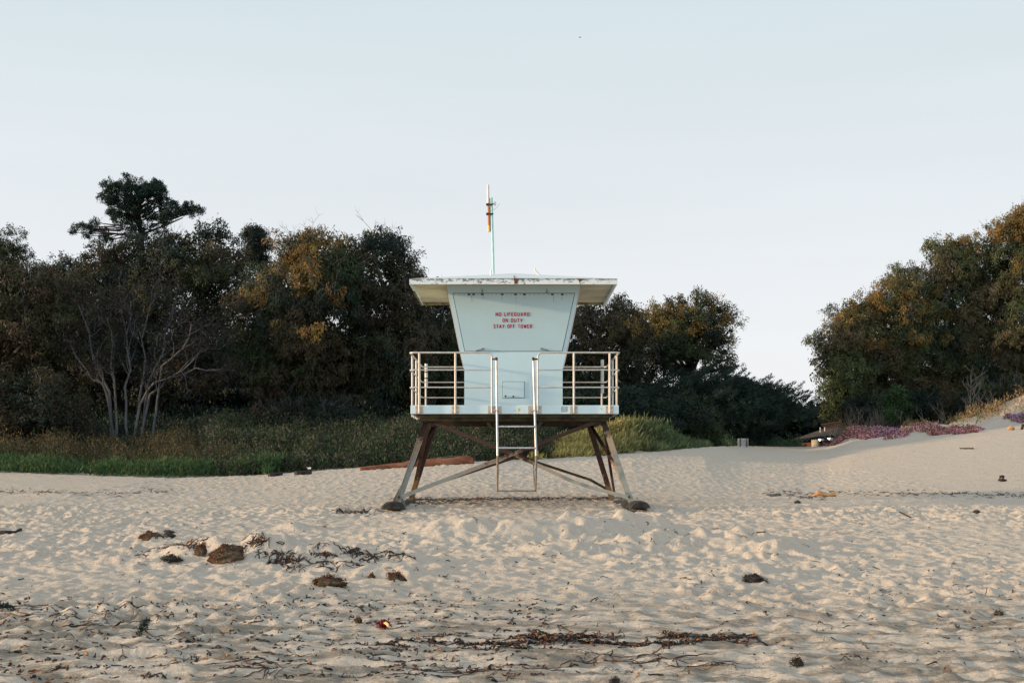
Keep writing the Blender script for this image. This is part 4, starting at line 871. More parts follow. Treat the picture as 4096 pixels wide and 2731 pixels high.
# ------------------------------------------------------------------ ground cover
def cover(name, label, cat, region, n, hgt, col, leaf=(.10, .02), up=1.0, stem=8, spread=.06, clump=.8, zoff=0, mat=None, lean=(0, 0), seed=1, tall=None, vary=.25, heads=None):
    """stems: each is a run of small leaves up a vertical line. region(x,y)->bool, bounds"""
    (xa, xb, ya, yb), fn = region
    k = int(n * 2.2); x = rng.uniform(xa, xb, k); y = rng.uniform(ya, yb, k)
    nz = vnoise(x * 1.3, y * 1.3, seed); ok = fn(x, y) & (nz > rng.random(k) * clump * .8); x, y, nz = x[ok][:n], y[ok][:n], nz[ok][:n]
    z = gz(x, y); h = hgt * (.3 + .75 * nz + .7 * vnoise(x * 2.6, y * 2.2, seed + 2)) * rng.uniform(.6, 1.2, len(x))
    if tall is not None: h = h * tall(x, y)
    Lf = Leaves(); t = rng.random((len(x), stem)); ln = rng.normal(size=(len(x), 2)) * .18 + np.array(lean)
    px = x[:, None] + ln[:, :1] * t * h[:, None] + rng.normal(size=t.shape) * spread; py = y[:, None] + ln[:, 1:] * t * h[:, None] + rng.normal(size=t.shape) * spread; pz = z[:, None] + t * h[:, None]
    p = np.stack([px, py, pz], 2).reshape(-1, 3); a = rng.normal(size=p.shape) * .5 + np.array([lean[0], lean[1], up])
    base = palette(col, len(x)) if not callable(col) else col(x, y)
    c = np.repeat(base * rng.uniform(1 - vary, 1 + vary, (len(x), 1)), stem, 0) * rng.uniform(.75, 1.3, (len(p), 1))
    if heads is not None:
        hd = (t.reshape(-1) > .82) & (rng.random(len(p)) < heads[1]); c[hd] = np.array(heads[0]) * rng.uniform(.7, 1.3, (hd.sum(), 1))
    Lf.add(p, a, rng.uniform(.6, 1.3, len(p)) * leaf[0], leaf[1], c)
    return link(name, Lf.mesh(name), mat or M_grass, None, kind='stuff', label=label, cat=cat)
def ux(x, y): return (x * F / y + CX) / D          # overview column of a ground point
def Bd(x, y): return np.interp(np.clip(x / y, -.6, .6), GU, GB)
GRN = np.array([.055, .115, .040]); GRN2 = np.array([.025, .070, .028]); DRY = np.array([.100, .074, .034]); GREY = np.array([.050, .056, .036]); SCR = np.array([.042, .062, .028]); GLD = np.array([.46, .36, .12]); LIME = np.array([.10, .12, .04])
cover('green_grass', 'strip of short bright green grass along the sand on the left', 'grass', ((-26, -7.5, 44.5, 50), lambda x, y: (y > Bd(x, y) - .15 + .5 * vnoise(x * .9, y * 0, 3)) & (y < Bd(x, y) + 2.6) & (ux(x, y) < 640 + 40 * vnoise(x, y, 8))), 17000, .40, [(GRN, 3), (GRN2, 2), (LIME, 1)], leaf=(.15, .022), stem=5, spread=.03)
cover('dry_weeds', 'band of dry brown weeds behind the green grass on the left', 'weeds', ((-28, -7, 46.5, 55), lambda x, y: (y > Bd(x, y) + 1.6) & (ux(x, y) < 560)), 17000, .78, [(DRY, 3), (GREY, 2.5), (SCR, 2), (BROWN * 1.2, 2)], leaf=(.09, .022), stem=11, spread=.05, heads=((.16, .105, .05), .2))
cover('grey_scrub', 'low grey-green scrub between the sand and the wood', 'scrub', ((-13, 5.5, 45.5, 57), lambda x, y: (y > Bd(x, y) - .1 + .7 * vnoise(x * .8, y * 0, 13)) & (ux(x, y) > 470) & (ux(x, y) < 1270)), 26000, .72, [(SCR, 3), (GREY, 3), (GRN2 * .7, 2), (OLIVE * 1.3, 1.5), (np.array([.10, .085, .07]), 1.6)], leaf=(.10, .038), stem=12, spread=.08, clump=1.25, vary=.4, tall=lambda x, y: np.clip(.45 + (y - Bd(x, y)) * .22, .4, 1.25), seed=21)
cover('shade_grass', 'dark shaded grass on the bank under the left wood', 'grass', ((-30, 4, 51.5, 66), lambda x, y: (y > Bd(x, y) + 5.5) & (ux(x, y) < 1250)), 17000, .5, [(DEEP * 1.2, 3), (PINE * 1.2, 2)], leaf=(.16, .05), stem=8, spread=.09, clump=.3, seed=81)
cover('green_weeds', 'clump of fresh green weeds between the two short posts', 'weeds', ((-11, -7.6, 44.2, 46.6), lambda x, y: (y > Bd(x, y) - .5) & (ux(x, y) > 600) & (ux(x, y) < 720)), 1500, .5, [(GRN, 3), (GRN2, 3)], leaf=(.12, .03), stem=8, spread=.05, seed=23)
cover('green_bush_patch', 'fresh green low bushes under the tower left legs', 'scrub', ((-5, 1, 49, 53), lambda x, y: (ux(x, y) > 985) & (ux(x, y) < 1110)), 1400, .62, [(GRN, 2), (GRN2, 2)], leaf=(.10, .04), stem=12, spread=.07, seed=25)
def goldcol(x, y):
    u = ux(x, y); t = np.clip((u - 1290) / 220, 0, 1)[:, None] * .85 + .3 * vnoise(x * 1.1, y * 1.1, 5)[:, None]; t = np.clip(t, 0, 1)
    return GLD * (1 - t) + np.array([.085, .12, .055]) * t
cover('golden_beach_grass', 'mound of golden-green beach grass right of the tower ladder', 'grass', ((0.5, 11.5, 46, 58), lambda x, y: (y > Bd(x, y) - .6 + 1.3 * vnoise(x * .7, y * 0, 43)) & (ux(x, y) > 1215) & (ux(x, y) < 1600 + 40 * vnoise(x * 2, y * 2, 4)) & (y < Bd(x, y) + 6)), 15000, .42, goldcol, leaf=(.26, .05), stem=7, spread=.06, lean=(.35, 0), seed=33, vary=.45, clump=1.6, tall=lambda x, y: np.clip(.28 + (y - Bd(x, y)) * .26, .25, 1.15) * np.clip((1625 - ux(x, y)) / 130, .25, 1) * np.clip((ux(x, y) - 1180) / 290, .3, 1) * (.6 + .8 * vnoise(x * .8, y * .8, 34)))
cover('small_dune_plants', 'small green dune plants around the sign', 'scrub', ((9, 21, 55, 72), lambda x, y: ((y > Bd(x, y) + .6) & (ux(x, y) > 1600) & (ux(x, y) < 1690) & (vnoise(x * .9, y * .9, 6) > .45)) | ((y > Bd(x, y) + 1.5) & (y < Bd(x, y) + 7) & (ux(x, y) > 1722) & (ux(x, y) < 1850))), 4200, .5, [(np.array([.06, .09, .06]), 2), (GRN2, 2)], leaf=(.12, .04), stem=9, spread=.07, seed=51)
PINK = np.array([.70, .27, .32]); VIO = np.array([.42, .24, .54]); RED = np.array([.22, .05, .04])
def icecol(a, b):
    def f(x, y):
        u = ux(x, y); t = np.clip((u - a) / (b - a), 0, 1)[:, None]; c = PINK * (1 - t) + VIO * t
        k = rng.random(len(x)); c = np.where((k < .46)[:, None], np.array([.13, .115, .045]), c); c = np.where(((k > .46) & (k < .54))[:, None], np.array([.22, .06, .06]), c)
        c = np.where((k > .9)[:, None], np.array([.62, .34, .42]), c); return c
    return f
def ice(pts, a, b, label, n, hh=.11):
    gp_ = []
    for x, y in pts:
        q = hit(x * D, y * D, 40)
        while q[1] > 74: y += .5; q = hit(x * D, y * D, 40)
        gp_.append(q[:2])
    P = np.array(gp_); 
    cover('ice_plant', label, 'ice plant', ((P[:, 0].min(), P[:, 0].max(), P[:, 1].min(), P[:, 1].max()), lambda x, y: inpoly(x + .3 * (vnoise(x * 3, y * 3, 2) - .5), y + .5 * (vnoise(x * 3, y * 3, 3) - .5), gp_)), n, hh, icecol(a, b), leaf=(.06, .05), stem=4, spread=.03, up=.8, clump=.35, vary=.3, seed=61)
ice([(1880, 1024), (1905, 1008), (1940, 992), (1985, 987), (2040, 988), (2066, 994), (2045, 1004), (2010, 1003), (1985, 1010), (1960, 1006), (1930, 1016), (1900, 1024)], 1960, 2055, 'largest pink and violet ice plant mat beside the toilet block', 9000, .14)
ice([(2066, 985), (2090, 978), (2130, 973), (2150, 976), (2140, 982), (2100, 992), (2070, 1000)], 2150, 2600, 'pink ice plant mat in the middle of the dune', 2500)
ice([(2110, 992), (2150, 984), (2190, 982), (2230, 982), (2262, 986), (2240, 994), (2190, 998), (2130, 1000)], 2235, 2290, 'long low ice plant mat running right along the dune face', 3500)
ice([(2305, 962), (2330, 957), (2360, 957), (2380, 970), (2340, 972)], 2200, 2380, 'violet ice plant mat at the right edge of the dune', 900)
ice([(2030, 1003), (2060, 998), (2085, 1004), (2060, 1010), (2035, 1012)], 1990, 2300, 'thin straggling ice plant below the larger mats', 420, .1)
cover('dry_dune_grass', 'tufts of dry tan grass along the top of the right dune', 'grass', ((20, 40, 60, 72), lambda x, y: (ux(x, y) > 2130) & (y > Bd(x, y) + 2) & (y < Bd(x, y) + 6.5) & (vnoise(x * .7, y * .7, 9) > .42)), 5200, .5, [(np.array([.44, .29, .13]), 4), (np.array([.16, .13, .06]), 2), (np.array([.20, .10, .05]), 1)], leaf=(.16, .022), stem=6, spread=.05, seed=71)
cover('yellow_dune_herb', 'yellow-green creeping herb on the dune crest', 'herb', ((15, 34, 60, 72), lambda x, y: (ux(x, y) > 2070) & (ux(x, y) < 2260) & (y > Bd(x, y) + 3.0) & (y < Bd(x, y) + 5.5) & (vnoise(x * .9, y * .9, 19) > .42)), 4000, .25, [(np.array([.20, .16, .05]), 3), (np.array([.13, .13, .05]), 2)], leaf=(.09, .04), stem=6, spread=.05, seed=73)
def bare(name, x, y, d, L, n, label, depth=3, r=.02, ht=None):
    X = (x * D - CX) * d / F; z = gz1(X, d); mb = MB(); tp = (X, d, z - .05)
    if ht: mb.tube([tp, (X + .05, d, z + ht)], [r * 1.4, r * .6], 6); 
    for k in range(n):
        zz = z + (ht * (k + 1) / n * .9 if ht else 0); twigs(mb, (X + rng.normal() * (.05 if ht else .3), d + rng.normal() * .2, zz), L, r, 1, (rng.normal() * .6, 0, .8), depth)
    part(name, mb, M_twig, None, loc=(X, d, z), label=label, cat='bare shrub', group='bare shrubs on the dune')
bare('bare_shrub', 1975, 1000, 71, 1.1, 26, 'grey leafless bush left of centre behind the large ice plant mat')
bare('bare_shrub', 2025, 1000, 70, 1.0, 28, 'grey leafless bush behind the violet end of the large mat')
bare('bare_shrub', 1925, 1010, 71, .7, 12, 'thin bare bush in front of the toilet block roof')
bare('bare_sapling', 2228, 975, 68, .6, 16, 'slender bare sapling standing alone against the right wood', 2, .025, 2.0)
bare('bare_shrub', 2175, 980, 66.5, .8, 9, 'small tan bare shrub right of the middle ice plant mat')
bare('bare_shrub', 2110, 985, 67.5, .8, 5, 'few bare stems above the middle ice plant mat')
bare('bare_shrub', 2275, 970, 66, .7, 20, 'low dry tangle of tan twigs below the dune crest')
# ------------------------------------------------------------------ toilet block behind the dune
def hut():
    gx, gd = 21.35, 100.0; gzv = float(base_z(np.array([gx]), np.array([gd]))[0])
    H = thing('toilet_block', (22.5, 98, gzv - .1), 'low cream brick toilet block with brown hipped roof, half hidden by the flowering dune', 'building')
    ze = EYE + 2.36; zr = EYE + 3.16; zt_ = EYE + 3.5; g0 = .4
    m = Mat('cream_brick', .8, .2); b = m.n.new('ShaderNodeTexBrick'); b.inputs['Scale'].default_value = 2.2; b.inputs['Color1'].default_value = (.42, .40, .32, 1); b.inputs['Color2'].default_value = (.37, .36, .29, 1); b.inputs['Mortar'].default_value = (.28, .27, .22, 1)
    mp = m.n.new('ShaderNodeMapping'); mp.inputs['Rotation'].default_value = (R(90), 0, R(90)); m.l.new(m.tc.outputs['Object'], mp.inputs[0]); m.l.new(mp.outputs[0], b.inputs['Vector']); m.col(b.outputs['Color'])
    w_ = part('wall', MB().box(21.3, 26, 98.9, 101.2, g0, ze - .05).box(21.45, 26, 90, 98.88, g0, ze - .06).box(23.2, 26, 101.22, 105, g0, ze - .06), m.m, H)
    Mb = m_simple('brown_boards', (.13, .045, .03), (.08, .03, .022), .8, .2, 0, 3)
    part('board_screen', MB().box(21.28, 21.34, 101.3, 105.4, g0, EYE + 2.08), Mb, H)
    part('door', MB().box(21.36, 21.44, 95.6, 98.6, g0, EYE + 2.12), Mb, H)
    part('handle', MB().box(21.33, 21.355, 101.9, 102.1, EYE + 1.0, EYE + 1.55), M_white, H)
    Mr = Mat('brown_shingles', .9, .1); n = Mr.noise(5, 5, .7, (.6, 3, 3)); Mr.col(Mr.mix(Mr.map(n, .35, .65), (.075, .062, .052), (.04, .034, .03))).bump(n, .6, .05)
    rf = part('roof', MB().hexa([(20.7, 105.2, ze), (20.9, 89, ze), (27, 89, ze), (27, 105.2, ze)], [(23.0, 104.8, zr), (23.9, 89, zr + .15), (26, 89, zr + .15), (26, 104.8, zr)]), Mr.m, H)
    ra = MB()
    for k in range(26):
        y = 89.4 + k * .62; ra.box(20.70 + .2 * (105 - y) / 16, 21.3, y, y + .12, ze - .12, ze - .002)
    part('rafter_ends', ra, M_dark, rf)
    part('roof_tier', MB().box(23.05, 26, 89, 104.7, zr - .05, zt_ - .30).box(22.95, 26, 89, 104.75, zt_ - .28, zt_ - .22).box(22.9, 26.1, 89, 104.8, zt_ - .18, zt_ - .12).box(22.8, 26.2, 89, 104.9, zt_ - .08, zt_), m_simple('dark_fascia_boards', (.045, .028, .022), (.03, .02, .016), .8, .2, 0, 3), H)
    Me = bpy.data.materials.new('lit_lamp_glass'); Me.use_nodes = True; e = Me.node_tree.nodes['Principled BSDF']; e.inputs['Emission Color'].default_value = (.93, .95, 1, 1); e.inputs['Emission Strength'].default_value = 4
    for y in (98.2, 95.4):
        l = part('wall_lamp', MB().box(21.28, 21.44, y - .10, y + .10, EYE + 1.98, EYE + 2.10), M_dark, H)
        part('lamp_glass', MB().blob((21.25, y, EYE + 2.22), (.09, .09, .11), 1, 0, 1, 12, 8), Me, l)
    for x, y in ((22.0, 101.5), (22.3, 101.4), (23.0, 98)):
        part('vent_pipe', MB().tube([(x, y, ze + .2), (x, y, ze + .78)], .035, 8), M_white, rf)
hut()
# ------------------------------------------------------------------ sign seen from the back
def sign():
    d = 61.5; x = (2972 * 1.0 - CX) * d / F; z = gz1(x, d); s = d / F
    S = thing('notice_board', (x, d, z), 'sticker-covered back of a small notice board on two posts at the top of the beach', 'sign')
    def q(px, py): return ((px - CX) * s, EYE + (HY - py) * s)
    (xa, zb), (xb, za) = q(2951, 1786), q(2993.5, 1753.5)
    Mp = m_simple('grey_sign_back', (.36, .38, .38), (.20, .22, .22), .5, .4, .3, 16)
    pn_ = part('panel', MB().box(xa, xb, d, d + .012, zb, za), Mp, S, bevel=.004)
    mb = MB().tube([(xa + .01, d - .006, zb + .01), (xa + .01, d - .006, za - .01), (xb - .01, d - .006, za - .01), (xb - .01, d - .006, zb + .01), (xa + .01, d - .006, zb + .01)], .009, 6, False)
    part('frame', mb, M_white, S)
    for px in (2961, 2987):
        X, _ = q(px, 1780); part('post', MB().box(X - .018, X + .018, d - .05, d - .004, z - .1, za - .005), M_bark, S)
    cols = [(.5, .5, .5), (.10, .14, .16), (.12, .35, .38), (.40, .08, .07), (.55, .52, .45)]
    rr = random.Random(4)
    for k in range(15):
        X = rr.uniform(xa + .03, xb - .03); Z = rr.uniform(zb + .03, za - .03); c = cols[k % 5]; w_ = rr.uniform(.012, .03)
        part('sticker', MB().box(X - w_, X + w_, d - .0025 - k * .0002, d - .0005, Z - w_ * .7, Z + w_ * .7), m_simple('sticker_print', c, tuple(v * .6 for v in c), .6, .3, 0, 60, 0), pn_)
sign()
# ------------------------------------------------------------------ driftwood
def m_wood(name, a, b, c=None):
    m = Mat(name, .85, .12); n = m.noise(3.0, 7, .75, (.35, 2.6, 2.6), .4); n2 = m.noise(1.2, 4)
    col = m.mix(m.map(n, .38, .62), a, b); col = m.mix(m.map(n2, .5, .7, 0, .7), col, c or b); m.col(col).bump(n, 1.0, .05); return m.m
M_redlog = m_wood('weathered_red_log', (.33, .125, .065), (.11, .045, .03), (.24, .14, .09))
M_greylog = m_wood('grey_driftwood', (.26, .23, .20), (.10, .09, .08)); M_darklog = m_wood('dark_timber', (.075, .062, .055), (.028, .024, .022)); M_palelog = m_wood('pale_orange_driftwood', (.60, .38, .20), (.30, .16, .08))
def log(name, pts, r, mat, label, seed=1, wob=.18, cat='driftwood', n=14, sink=.25, extra=None):
    P = []; Rr = []
    pts = [Vector(p) for p in pts]; m_ = len(pts) - 1; st = 10
    for i in range(m_):
        for k in range(st): P.append(pts[i].lerp(pts[i + 1], k / st)); Rr.append(r[i] + (r[i + 1] - r[i]) * k / st)
    P.append(pts[-1]); Rr.append(r[-1])
    for i, p in enumerate(P): p.z += Rr[i] * (1 - sink * 2)
    mb = MB().tube(P, Rr, n)
    for i, v in enumerate(mb.v):
        j = i // n; c = P[j]; o = Vector(v) - c; k = 1 + wob * mnoise.fractal(Vector((v[0] * 1.3, v[1] * 3, v[2] * 3)) + Vector((seed * 3.1, 0, 0)), 1, 2, 4) + .06 * math.sin(7 * math.atan2(o.z, o.y) + j * .3)
        mb.v[i] = tuple(c + o * k)
    if extra: extra(mb)
    return part(name, mb, mat, None, loc=tuple(pts[0]), label=label, cat=cat, sm=50)
def gp3(px, py, dd=None, up=0):
    if dd is None: x, y, z = hit(px, py); return Vector((x, y, z + up))
    x = (px - CX) * dd / F; return Vector((x, dd, gz1(x, dd) + up))
log('driftwood_log', [gp3(1441, 1870, 44.6), gp3(1560, 1862, 44.9), gp3(1700, 1860, 45.1), gp3(1868, 1858, 45.3), gp3(1888, 1858, 45.32), gp3(1896, 1858, 45.33)], [.07, .11, .15, .175, .13, .05], M_redlog, 'long reddish weathered log lying at the edge of the scrub behind the left leg', 1, .32, 'log')
log('driftwood_branch', [gp3(1720, 1850, 46.0, .1), gp3(1800, 1850, 46.2, .16), gp3(1870, 1840, 46.4, .14), gp3(1917, 1830, 46.5, .24)], [.05, .045, .03, .012], M_greylog, 'bleached grey branch lying on sand just behind the thick end of the red log', 2, .2)
p1_, p2_ = gp3(1075, 1900, 44.4), gp3(1128, 1893, 44.7)
log('timber_stub', [p1_, p2_], [.065, .06], M_darklog, 'short dark timber at the edge of the green weeds, without a cup on it', 3, .1, 'timber', sink=.1)
p1_, p2_ = gp3(1182, 1895, 44.2), gp3(1243, 1883, 44.6)
log('timber_stub', [p1_, p2_], [.07, .065], M_darklog, 'short dark timber with a white cup lying on its right end', 4, .1, 'timber', sink=.1)
def cup():
    c = Vector(((1237 - CX) * 44.55 / F, 44.55, p2_.z + .165))
    K = thing('paper_cup', tuple(c - Vector((0, 0, .03))), 'white paper cup with a straw on the right-hand dark timber', 'cup')
    part('cup_body', MB().tube([c + Vector((-.045, 0, -.005)), c + Vector((.052, 0, .005))], [.028, .036], 12), M_white, K, sm=40)
    part('straw', MB().tube([c + Vector((-.04, 0, .0)), c + Vector((-.085, 0, .05))], .005, 6), M_white, K)
cup()
log('driftwood', [gp3(3066, 1982), gp3(3122, 1982)], [.032, .036], M_greylog, 'short grey stick of driftwood right of the tower', 5, .15, 'driftwood', sink=.3)
def crook(mb):
    a = gp3(3272, 1980); mb.blob(a + Vector((0, 0, .07)), (.05, .04, .04), 3, .2)
log('driftwood', [gp3(3250, 1984), gp3(3278, 1983, None, .03), gp3(3310, 1984), gp3(3342, 1984)], [.02, .045, .035, .055], M_palelog, 'pale orange lump of driftwood with a knot, right of the short grey stick', 6, .3, 'driftwood', sink=.2, extra=crook)
log('driftwood', [gp3(-60, 2136), gp3(20, 2134), gp3(60, 2132), gp3(84, 2122)], [.035, .035, .03, .03], M_darklog, 'dark forked driftwood stick poking in from the left edge', 7, .3, 'driftwood')
log('driftwood_stick', [gp3(3598, 2056, None, .03), gp3(3642, 2072)], [.012, .018], M_darklog, 'thin brown stick lying on the open sand at the right', 8, .2, 'stick')
log('driftwood_stick', [gp3(3026, 2130), gp3(3062, 2132)], [.007, .011], M_darklog, 'thin dark stick on the sand below the right foot of the tower', 9, .2, 'stick')
log('driftwood_stick', [gp3(3880 - 40, 1795, None, 0), gp3(3912 - 20, 1795)], [.02, .03], M_darklog, 'small dark stick high on the sand below the long ice plant mat', 10, .2, 'stick')
log('weathered_post', [gp3(4086, 1716, None, -.05), gp3(4093, 1716, None, .20)], [.06, .05], M_rust, 'short leaning brown post at the right edge of the dune', 11, .2, 'post', sink=.5)
c = gp3(4044, 1718); part('sandstone_lump', MB().blob(c + Vector((0, 0, .05)), (.13, .1, .09), 5, .35), M_palelog, None, loc=tuple(c), label='yellow sandstone lump on the dune beside the brown post', cat='stone', sm=50)
def root_stump():
    a = gp3(4006, 1924); s = a.y / F; K = MB(); 
    def q(x, y, dy=0): return Vector(((3880 + x * .0918 - CX) * s, a.y + dy, a.z + (1020 - y) * .0918 * s))
    K.blob(q(1390, 825), (.065, .05, .033), 3, .5, 2.5)
    for p in ([(1310, 850, 0), (1290, 930, .02), (1250, 1010, .05)], [(1330, 850, -.03), (1300, 930, -.05), (1290, 1010, -.08)], [(1420, 850, 0), (1440, 930, .03), (1500, 1010, .05)], [(1460, 840, .02), (1490, 880, .03), (1480, 910, .04)]): K.tube([q(*t) for t in p], [.014, .011, .015], 6)
    K.blob(q(1420, 985), (.095, .05, .035), 5, .4, 2)
    part('root_stump', K, M_darklog, None, loc=tuple(a), label='small gnarled root standing on its legs on the open sand at the right', cat='driftwood', sm=50)
root_stump()
# ------------------------------------------------------------------ kelp
M_kelp = m_leaf('dried_kelp', trans=.03, rough=.55, spec=.3)
KC = [(np.array([.024, .015, .013]), 4), (np.array([.060, .022, .014]), 3), (np.array([.14, .052, .02]), 1.0), (np.array([.020, .024, .022]), 3), (np.array([.30, .12, .03]), .35)]
def mid_z(x, y):
    z = base_z(x, y)
    for a, b, rx, ry, h in _M: z = z + h * np.exp(-1.6 * (((x - a) / rx) ** 2 + ((y - b) / ry) ** 2))
    return z
def ground_of(px, py):
    lo = np.full(len(px), 6.); hi = np.full(len(px), 75.); t = (HY - py) / F; u = (px - CX) / F
    ds = np.linspace(6, 75, 300); first = np.full(len(px), 75.)
    for d in ds[::-1]:
        first = np.where(EYE + t * d <= mid_z(u * d, np.full(len(px), d)), d, first)
    return u * first, first
def strands(px, py, Lr, rr, cols, name, label, cat='kelp', bulbs=.05, lift=.035, k=8, curl=.7, kind='stuff', parent=None, mat=None, loc=None):
    x0, y0 = ground_of(px, py); n = len(px)
    th = rng.uniform(0, 2 * np.pi, n)[:, None] + np.cumsum(rng.normal(size=(n, k)) * curl, 1); L = rng.uniform(*Lr, n)[:, None] / k
    X = x0[:, None] + np.cumsum(np.cos(th) * L, 1); Y = y0[:, None] + np.cumsum(np.sin(th) * L, 1)
    r = rng.uniform(*rr, n)[:, None] * np.linspace(1.1, .5, k)[None]
    Z = gz(X.ravel(), Y.ravel()).reshape(n, k) + r * .35 + lift * rng.random((n, 1)) ** 2 * np.abs(np.sin(np.linspace(0, 3.1, k)[None] * rng.uniform(.6, 1.6, (n, 1)))) 
    P = np.stack([X, Y, Z], 2); tg = np.gradient(P, axis=1); tg /= np.linalg.norm(tg, axis=2, keepdims=True) + 1e-9
    sd = np.cross(tg, np.array([0, 0, 1.])); sd /= np.linalg.norm(sd, axis=2, keepdims=True) + 1e-9; up = np.cross(sd, tg)
    tw = rng.uniform(-.9, .9, (n, 1)) + np.cumsum(rng.normal(size=(n, k)) * .3, 1)
    s2 = sd * np.cos(tw)[..., None] + up * np.sin(tw)[..., None]; u2 = np.cross(s2, tg)
    V = np.stack([P - s2 * r[..., None], P + u2 * r[..., None] * .35, P + s2 * r[..., None], P - u2 * r[..., None] * .35], 2)   # n,k,4,3
    base = (np.arange(n) * k * 4)[:, None, None] + (np.arange(k - 1) * 4)[None, :, None]
    q = []
    for j in range(4): j2 = (j + 1) % 4; q.append(np.stack([base + j, base + j2, base + 4 + j2, base + 4 + j], 3))
    fq_ = np.concatenate(q, 2).reshape(-1)
    c = palette(cols, n) * rng.uniform(.6, 1.35, (n, 1)); Cc = np.repeat(c, k * 4, 0)
    me = raw_mesh(name, V.reshape(-1, 3), fq_, 4); setcol(me, Cc); smooth(me)
    nb = int(n * bulbs); mb = MB()
    if nb:
        for i in rng.permutation(n)[:nb]:
            b = P[i, k // 2]; rb = rng.uniform(.007, .015); mb.blob((b[0], b[1], b[2] + rb * .6), (rb * 1.5, rb, rb * .9), i, .1, 1, 7, 5, col=tuple(float(v) for v in np.array([.48, .19, .04]) * rng.uniform(.5, 1.15)), rot=rng.uniform(0, 3))
        me2 = bpy.data.meshes.new('b'); me2.from_pydata(mb.v, [], mb.f); setcol(me2, mb.c)
        import bmesh
        bm = bmesh.new(); bm.from_mesh(me); bm.from_mesh(me2); bm.to_mesh(me); bm.free()
    return link(name, me, mat or M_kelp, parent, label=label, cat=cat, kind=kind, loc=loc)
def along(pts, n, sx, sy):
    P = np.array(pts, float); sg = np.hypot(*np.diff(P, axis=0).T); t = rng.random(n) * sg.sum(); cs = np.concatenate([[0], np.cumsum(sg)])
    return np.interp(t, cs, P[:, 0]) + rng.normal(size=n) * sx, np.interp(t, cs, P[:, 1]) + rng.normal(size=n) * sy
def multi(lst, dn=1.6):
    a = [along(l[0], int(l[1] * dn), l[2], l[3] * .8) for l in lst]; return np.concatenate([q[0] for q in a]), np.concatenate([q[1] for q in a])
px, py = multi([([(550, 2235), (640, 2200), (720, 2184), (830, 2192)], 80, 12, 6), ([(690, 2210), (790, 2205)], 60, 20, 9), ([(990, 2205), (1060, 2224), (1130, 2245), (1190, 2262)], 70, 10, 7), ([(1080, 2262), (1190, 2275)], 60, 14, 5),
                ([(1240, 2220), (1340, 2244)], 34, 10, 6), ([(1260, 2255), (1350, 2275)], 26, 14, 9), ([(1370, 2224), (1450, 2216), (1540, 2226), (1650, 2252)], 90, 8, 4), ([(1440, 2235), (1510, 2242)], 22, 12, 5), ([(1405, 2262), (1450, 2270)], 12, 6, 4)])
strands(px, py, (.05, .20), (.004, .013), KC, 'kelp_wrack', 'tangled line of brown kelp across the low mound left of the tower', lift=.02, curl=.5, bulbs=.03)
px, py = multi([([(1480, 2600), (1700, 2575), (1900, 2585)], 60, 40, 14), ([(2950, 2560), (3120, 2590)], 20, 40, 12), ([(1890, 2580), (2060, 2578), (2180, 2575)], 80, 30, 13), ([(2110, 2555), (2250, 2560), (2380, 2562)], 170, 32, 17), ([(2330, 2568), (2480, 2572), (2620, 2590)], 85, 24, 8), ([(2600, 2590), (2740, 2575), (2860, 2560), (2980, 2552)], 120, 22, 10), ([(2660, 2545), (2760, 2568)], 60, 10, 6)])
strands(px, py, (.05, .18), (.004, .014), KC, 'kelp_wrack', 'dense dark belt of kelp with orange floats at the bottom centre', bulbs=.045)
px, py = multi([([(1600, 1998), (1900, 2000), (2200, 1999), (2520, 1996)], 300, 30, 4), ([(1350, 2050), (1490, 2052)], 60, 8, 4), ([(1600, 2015), (1900, 2012)], 60, 30, 6), ([(0, 1966), (300, 1975), (700, 1972)], 110, 30, 9), ([(3080, 1968), (3500, 1974), (4096, 1984)], 170, 40, 8), ([(3160, 1988), (3330, 1990)], 40, 20, 6)])
strands(px, py, (.08, .40), (.004, .011), KC, 'kelp_litter', 'thin line of dark kelp litter on the crest under the tower', bulbs=.0, lift=.05)
n = 1150; px = rng.uniform(-40, 4136, n); py = 2020 + 700 * rng.random(n) ** .8; k_ = vnoise(px / 260, py / 90, 5) > .42; px, py = px[k_], py[k_]
px2 = rng.uniform(-20, 2300, 800); py2 = 2400 + 335 * rng.random(800); k_ = vnoise(px2 / 200, py2 / 40, 15) > .45; px = np.concatenate([px, px2[k_]]); py = np.concatenate([py, py2[k_]])
strands(px, py, (.03, .17), (.003, .0105), KC, 'kelp_litter', 'scattered scraps of kelp and twigs over the near sand', bulbs=.012, lift=.03)
px = np.concatenate([rng.uniform(-20, 2200, 1500)]); py = 2390 + 345 * rng.random(1500); k_ = vnoise(px / 170, py / 34, 25) > .40; strands(px[k_], py[k_], (.02, .09), (.006, .017), KC, 'kelp_scraps', 'dark flat scraps of kelp thickly scattered at the lower left', bulbs=0, lift=.012, k=4)
px = rng.uniform(-20, 4100, 900); py = rng.uniform(1890, 2700, 900); strands(px, py, (.012, .05), (.005, .014), KC, 'beach_crumbs', 'small dark crumbs of seaweed and bark on the sand', bulbs=0, lift=.0, k=3)
px, py = multi([([(60, 2440), (400, 2470), (700, 2450)], 16, 60, 16), ([(250, 2500), (520, 2520), (760, 2560)], 14, 50, 8), ([(1030, 2640), (1120, 2690)], 14, 40, 6), ([(1700, 2690), (2150, 2700)], 16, 40, 6), ([(2300, 2640), (2700, 2650), (2950, 2710)], 26, 40, 8)])
strands(px, py, (.2, .55), (.003, .008), KC, 'kelp_stems', 'long thin kelp stems lying across the bottom of the picture', bulbs=.03, lift=.02, k=12, curl=.3)
M_hold = Mat('matted_kelp_holdfast', .9, .1); _n = M_hold.noise(14, 6, .8); _n2 = M_hold.noise(3.5, 4)
